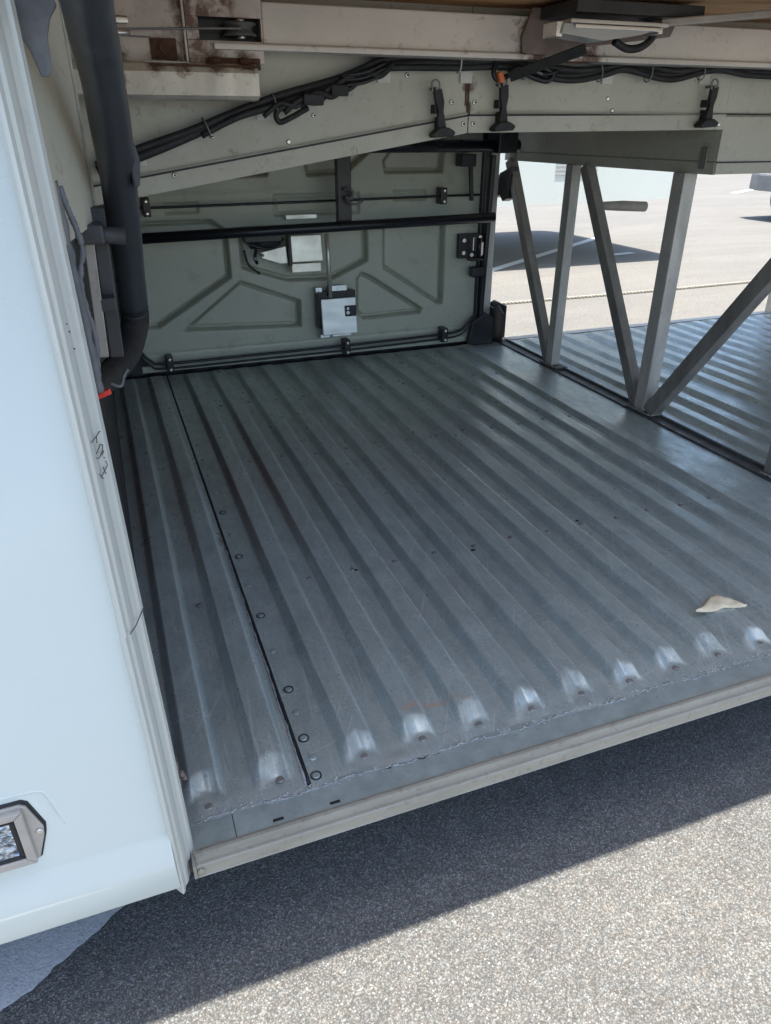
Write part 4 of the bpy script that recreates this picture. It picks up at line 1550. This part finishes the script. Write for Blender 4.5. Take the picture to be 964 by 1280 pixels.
# ------------------------------------------------------------------ steel beam above, with pulley opening
YM = 1.875
b = B()
b.box(0.412, 4.6, YM, YM + 0.08, 0.1665, 0.245, 0.003)
beam = mk('beam', b, MAT['galv'], coach, 'long pinkish steel beam above the bulkhead')
b = B()
b.box(0.30, 4.6, YM - 0.014, YM + 0.05, 0.1535, 0.1660, 0.003)
mk('beam_flange', b, MAT['galv'], beam)
b = B()     # end of the beam, built round the pulley opening
b.box(0.247, 0.4115, YM, YM + 0.01, 0.2135, 0.262, 0.001)
b.box(0.247, 0.4115, YM, YM + 0.01, 0.128, 0.1705, 0.001)
b.box(0.247, 0.2725, YM, YM + 0.01, 0.1710, 0.2130)
b.box(0.4080, 0.4117, YM + 0.0002, YM + 0.01, 0.1710, 0.2130)
b.box(-0.04, 0.2400, YM + 0.004, YM + 0.01, 0.105, 0.262, 0.001)
bend = mk('beam_end', b, MAT['stained'], coach, 'rust-stained end of the beam with the pulley opening')
b = B()
b.box(0.20, 0.4118, YM + 0.045, YM + 0.06, 0.12, 0.262)
b.box(0.2402, 0.2468, YM + 0.001, YM + 0.02, 0.125, 0.262)
mk('opening_back', b, MAT['black'], bend)
b = B()
for dy in (0.0, 0.016):
    pass
c = Vector((0.362, YM + 0.012, 0.192))
b.tube([c + Vector((0, 0, -0.012)), c + Vector((0, 0, -0.009)), c + Vector((0, 0, -0.002)), c + Vector((0, 0, 0.004)), c + Vector((0, 0, 0.011)), c + Vector((0, 0, 0.013))], [0.036, 0.037, 0.028, 0.028, 0.037, 0.036], 24)
pul = mk('pulley', b, MAT['rail'], coach)
b = B()
b.cyl(c + Vector((0.0, -0.02, 0.013)), c + Vector((0.0, -0.02, 0.018)), 0.009, 10)
b.cyl(c + Vector((0.0, -0.02, -0.018)), c + Vector((0.0, -0.02, -0.012)), 0.009, 10)
mk('axle', b, MAT['chrome'], pul)
b = B()
b.tube(smooth_path([(0.36, YM - 0.022, 0.192), (0.28, YM - 0.015, 0.190), (0.15, YM - 0.02, 0.184), (0.04, YM - 0.03, 0.178)], 6), 0.0022, 6)
b.tube(smooth_path([(0.17, YM - 0.012, 0.171), (0.12, YM - 0.012, 0.172), (0.04, YM - 0.03, 0.174)], 5), 0.0015, 6)
mk('steel_rope', b, MAT['greytrim'], pul)
b = B()
b.bar((0.02, 1.80, 0.192), (0.125, 1.80, 0.193), 0.014, 0.018, (0, 0, 1), 0.005)
b.cyl((0.06, 1.80, 0.17), (0.125, 1.80, 0.172), 0.005, 10)
b.blob((0.092, 1.80, 0.155), 0.010, 1, 0.3)
b.blob((0.085, 1.80, 0.145), 0.008, 1, 0.3)
mk('rope_fitting', b, MAT['chrome'], coach)
# rusty pad and weld bar
b = B()
b.box(0.168, 0.222, YM - 0.002, YM + 0.005, 0.132, 0.171, 0.001)
mk('rusty_pad', b, MAT['rust'], bend)
b = B()
c = Vector((0.195, YM - 0.002, 0.1535))
b.tube([c, c + Vector((0, -0.006, 0))], 0.011, 6)
mk('pad_nut', b, MAT['rust'], bend)
b = B()
b.box(0.148, 0.244, YM - 0.018, YM + 0.01, 0.1245, 0.1285, 0.001)
b.box(0.2385, 0.2435, YM - 0.012, YM + 0.002, 0.129, 0.262, 0.001)
mk('stiffener', b, MAT['alu'], bend)
# folded bracket below, with welds
prof = [(1.895, 0.122), (1.862, 0.122), (1.848, 0.116), (1.842, 0.106), (1.842, 0.074), (1.846, 0.066), (1.856, 0.063), (1.90, 0.060), (1.90, 0.056), (1.852, 0.058), (1.838, 0.065), (1.836, 0.108), (1.845, 0.122), (1.86, 0.127), (1.895, 0.127)]
b = B()
b.prism(prof, 'x', 0.086, 0.388)
brk = mk('folded_bracket', b, MAT['bracket'], coach, 'stained folded steel bracket under the end of the beam')
b = B()
b.prism(prof, 'x', -0.04, 0.080)
mk('folded_bracket', b, MAT['bracket'], coach, 'short end of the folded bracket beside the arm')
b = B()
for x, z in ((0.297, 0.131), (0.365, 0.131), (0.297, 0.113), (0.365, 0.113), (0.168, 0.112), (0.225, 0.112)):
    b.blob((x, 1.845 + (0.012 if z > 0.12 else 0.0), z), 0.0105, 2, 0.5, (1.5, 0.35, 0.8))
mk('weld', b, MAT['rust'], brk)
b = B()
b.box(0.16, 0.39, 1.838, 1.86, 0.1185, 0.1225, 0.001)
b.box(0.30, 0.40, YM - 0.010, YM, 0.1275, 0.1385, 0.002)
mk('rust_band', b, MAT['rust'], brk)

# dark bracket and lamp under the deck
b = B()
b.prism([(1.06, 0.168), (1.13, 0.160), (1.20, 0.18), (1.50, 0.215), (1.52, 0.262), (1.08, 0.262), (1.055, 0.20)], 'y', 1.862, 1.872, 0.002)
mk('lamp_bracket', b, MAT['browned'], coach, 'brown stained bracket plate behind the lamp')
b = B()
b.box(1.10, 1.46, 1.70, 1.86, 0.236, 0.262, 0.003)
b.tube(smooth_path([(1.30, 1.78, 0.25), (1.33, 1.74, 0.235), (1.36, 1.72, 0.245), (1.34, 1.74, 0.26)], 6), 0.006, 8)
mk('lamp_carrier', b, MAT['dark'], coach)
b = B()
b.box(1.075, 1.345, 1.680, 1.76, 0.2125, 0.2205, 0.002)
lp = mk('bay_lamp', b, MAT['alu'], coach, 'unlit strip lamp with a milky cover under the deck')
b = B()
v = []
b.prism([(1.060, 0.212), (1.330, 0.212), (1.275, 0.196), (1.17, 0.181), (1.055, 0.192)], 'y', 1.684, 1.757, 0.003)
mk('cover', b, MAT['cover'], lp)
b = B()
b.box(1.085, 1.325, 1.675, 1.683, 0.203, 0.210, 0.001)
b.box(1.045, 1.062, 1.69, 1.75, 0.186, 0.216, 0.002)
b.box(1.325, 1.338, 1.69, 1.75, 0.200, 0.216, 0.002)
mk('lamp_end', b, MAT['chrome'], lp)
b = B()
b.bar((1.33, 1.70, 0.222), (1.78, 1.62, 0.262), 0.03, 0.016, (0, 1, 0), 0.003)
mk('stay_bar', b, MAT['truss'], coach, 'grey stay bar rising to the right above the lamp')
b = B()
b.blob((1.20, 1.872, 0.158), 0.012, 2, 0.5, (5.5, 0.4, 0.8))
b.blob((1.085, 1.872, 0.185), 0.014, 2, 0.5, (1.4, 0.4, 1.6))
mk('rust_patch', b, MAT['rust'], beam)

# cream scrap lying on the floor by the sill
b = B()
n = 22
top, bot = [], []
outl_top = [(1.090, 0.990, 0.014), (1.118, 0.999, 0.018), (1.145, 1.012, 0.024), (1.168, 1.020, 0.026), (1.190, 1.013, 0.023), (1.206, 0.990, 0.019), (1.222, 0.962, 0.016)]
outl_bot = [(1.090, 0.985, 0.012), (1.110, 0.975, 0.013), (1.132, 0.968, 0.015), (1.160, 0.968, 0.020), (1.182, 0.963, 0.017), (1.202, 0.960, 0.014), (1.222, 0.958, 0.013)]
tp = smooth_path([(1.147 + (x - 1.156) * 0.90, 0.965 + (y - 0.985) * 0.88, Z0 + 0.0195 + (z - 0.012) * 0.55) for x, y, z in outl_top], 4)
bp = smooth_path([(1.147 + (x - 1.156) * 0.90, 0.965 + (y - 0.979) * 0.9, Z0 + 0.0190 + (z - 0.012) * 0.55) for x, y, z in outl_bot], 4)
K = 6
rows = []
for t_, b0 in zip(tp, bp):
    r = []
    for k in range(K + 1):
        s = k / K
        p = b0.lerp(t_, s)
        p.z += 0.003 * math.sin(math.pi * s) + 0.003 * mnoise.noise(p * 70)
        r.append(b.bm.verts.new(p))
    rows.append(r)
lower = []
for t_, b0 in zip(tp, bp):
    lower.append([b.bm.verts.new(b0.lerp(t_, k / K) + Vector((0, 0, -0.0025 + 0.004 * math.sin(math.pi * k / K)))) for k in range(K + 1)])
for i in range(len(rows) - 1):
    for k in range(K):
        for R_, fl_ in ((rows, 0), (lower, 1)):
            q = (R_[i][k], R_[i + 1][k], R_[i + 1][k + 1], R_[i][k + 1])
            f = b.bm.faces.new(q if not fl_ else q[::-1])
            f.smooth = True
for k in (0, K):
    for i in range(len(rows) - 1):
        b.bm.faces.new((rows[i][k], rows[i + 1][k], lower[i + 1][k], lower[i][k]))
for i in (0, len(rows) - 1):
    for k in range(K):
        b.bm.faces.new((rows[i][k], rows[i][k + 1], lower[i][k + 1], lower[i][k]))
o = mk('scrap', b, MAT['scrap'], None)
o['label'] = 'curved cream scrap lying on the ribbed grey floor near the sill'
o['category'] = 'scrap'

# ------------------------------------------------------------------ the coach parked beyond
oc = thing('coach', (1.0, 7.85, 0.0), 'white coach parked beyond the open bay, seen as a low white tail end', 'coach')
XE, YA, YE = 5.93, 6.50, 9.00


def plan(inset=0.0, rad=0.30, x_left=-6.0):
    pts = []
    for cx, cy, a0 in ((XE - rad, YA + rad, -90), (XE - rad, YE - rad, 0)):
        for k in range(9):
            a = R(a0 + 90 * k / 8)
            pts.append((cx + (rad - inset) * math.cos(a), cy + (rad - inset) * math.sin(a)))
    pts.append((x_left + inset, YE - inset))
    pts.append((x_left + inset, YA + inset))
    return pts


def tail_z(x):
    return 0.52 + max(0, x - 3.2) * 0.043


b = B()
pl = plan()
low = [b.bm.verts.new((x, y, tail_z(x))) for x, y in pl]
mid = [b.bm.verts.new((x, y, 1.55)) for x, y in pl]
hi = [b.bm.verts.new((x, y, 3.1)) for x, y in plan(0.05)]
top_ = [b.bm.verts.new((x, y, 3.35)) for x, y in plan(0.28)]
for r0, r1 in ((low, mid), (mid, hi), (hi, top_)):
    for i in range(len(pl)):
        j = (i + 1) % len(pl)
        f = b.bm.faces.new((r0[i], r0[j], r1[j], r1[i]))
        f.smooth = 0 < i < 17
b.bm.faces.new(top_)
b.bm.faces.new(low[::-1])
mk('body', b, MAT['white'], oc, rel=False)
b = B()
b.box(-5.5, 3.2, YA + 0.5, YE - 0.5, 0.40, 0.515)
mk('underbody', b, MAT['dark'], oc, rel=False)
for i in range(6):
    b = B()
    b.box(-5.6 + i * 1.85, -5.6 + i * 1.85 + 1.75, YA + 0.006, YA + 0.04, 1.75, 2.75, 0.01)
    mk('window', b, MAT['glass_dark'], oc, rel=False)
b = B()
b.box(XE - 0.02, XE + 0.004, YA + 0.4, YE - 0.4, 1.7, 2.7, 0.008)
mk('window', b, MAT['glass_dark'], oc, rel=False)
for yy in (YA + 0.18, YE - 0.18):
    for x in (2.35, -3.6):
        b = B()
        b.tube([(x, yy - 0.15, 0.5), (x, yy - 0.13, 0.5), (x, yy + 0.13, 0.5), (x, yy + 0.15, 0.5)], [0.44, 0.50, 0.50, 0.44], 28)
        wl = mk('wheel', b, MAT['tyre'], oc, rel=False)
        b = B()
        s = -1 if yy < 8 else 1
        b.tube([(x, yy + s * 0.14, 0.5), (x, yy + s * 0.16, 0.5), (x, yy + s * 0.13, 0.5)], [0.28, 0.27, 0.10], 20)
        mk('rim', b, MAT['alu'], wl, rel=False)
# engine louvres in the skirt
for k in range(4):
    b = B()
    b.box(4.15, 4.62, YA - 0.006, YA + 0.004, 0.86 + k * 0.035, 0.875 + k * 0.035, 0.002)
    mk('louvre', b, MAT['alu'], oc, rel=False)
# tailpipe
b = B()
pth = smooth_path([(4.95, 7.12, 0.60), (5.02, 7.04, 0.56), (5.12, 7.0, 0.535), (5.35, 6.97, 0.52), (5.62, 6.96, 0.505)], 6)
b.tube(pth, [0.030 + 0.022 * min(1, i / 10) for i in range(len(pth))], 16, cap=False)
b.tube([p for p in pth], [0.024 + 0.020 * min(1, i / 10) for i in range(len(pth))], 16, cap=False)
mk('tailpipe', b, MAT['greytrim'], oc, rel=False)

# ------------------------------------------------------------------ van at the right edge
VX, VY = 0.35, -1.35
vn = thing('van', (11.5, 9.9, 0.0), 'white van parked far off at the right edge, only its grey front corner showing', 'van')
b = B()
side = [(9.32, 0.48), (9.30, 0.85), (9.45, 1.05), (10.3, 1.25), (11.0, 2.0), (11.3, 2.15), (14.6, 2.2), (14.7, 0.9), (14.7, 0.45)]
b.prism(side, 'y', 9.0, 10.9, 0.08)
mk('body', b, MAT['white'], vn, rel=False)
b = B()
b.prism([(9.18, 8.98 + 0.25), (9.30, 8.98), (9.75, 8.95), (9.75, 10.95), (9.30, 10.92), (9.18, 10.65)], 'z', 0.42, 0.66, 0.03)
mk('bumper', b, MAT['greytrim'], vn, rel=False)
b = B()
b.prism([(9.24, 9.3), (9.33, 9.05), (9.60, 9.0), (9.60, 9.6), (9.24, 9.7)], 'z', 0.28, 0.41, 0.02)
mk('valance', b, MAT['dark'], vn, rel=False)
for y0 in (9.05, 10.5):
    b = B()
    b.box(9.26, 9.40, y0, y0 + 0.35, 0.72, 0.90, 0.03)
    mk('headlight', b, MAT['lens'], vn, rel=False)
b = B()
b.prism([(10.32, 1.29), (10.98, 1.98), (10.94, 2.0), (10.27, 1.30)], 'y', 9.1, 10.8)
mk('windscreen', b, MAT['glass_dark'], vn, rel=False)
b = B()
b.prism([(10.5, 1.28), (11.1, 1.92), (12.0, 1.95), (12.0, 1.28)], 'y', 8.990, 9.004)
mk('window', b, MAT['glass_dark'], vn, rel=False)
for x in (10.1, 13.6):
    for yy in (9.08, 10.82):
        b = B()
        b.tube([(x, yy - 0.1, 0.33), (x, yy - 0.08, 0.33), (x, yy + 0.08, 0.33), (x, yy + 0.1, 0.33)], [0.29, 0.33, 0.33, 0.29], 24)
        wl = mk('wheel', b, MAT['tyre'], vn, rel=False)
        b = B()
        s = -1 if yy < 10 else 1
        b.tube([(x, yy + s * 0.095, 0.33), (x, yy + s * 0.105, 0.33)], 0.19, 18)
        mk('rim', b, MAT['alu'], wl, rel=False)

vn.location.x += VX
vn.location.y += VY
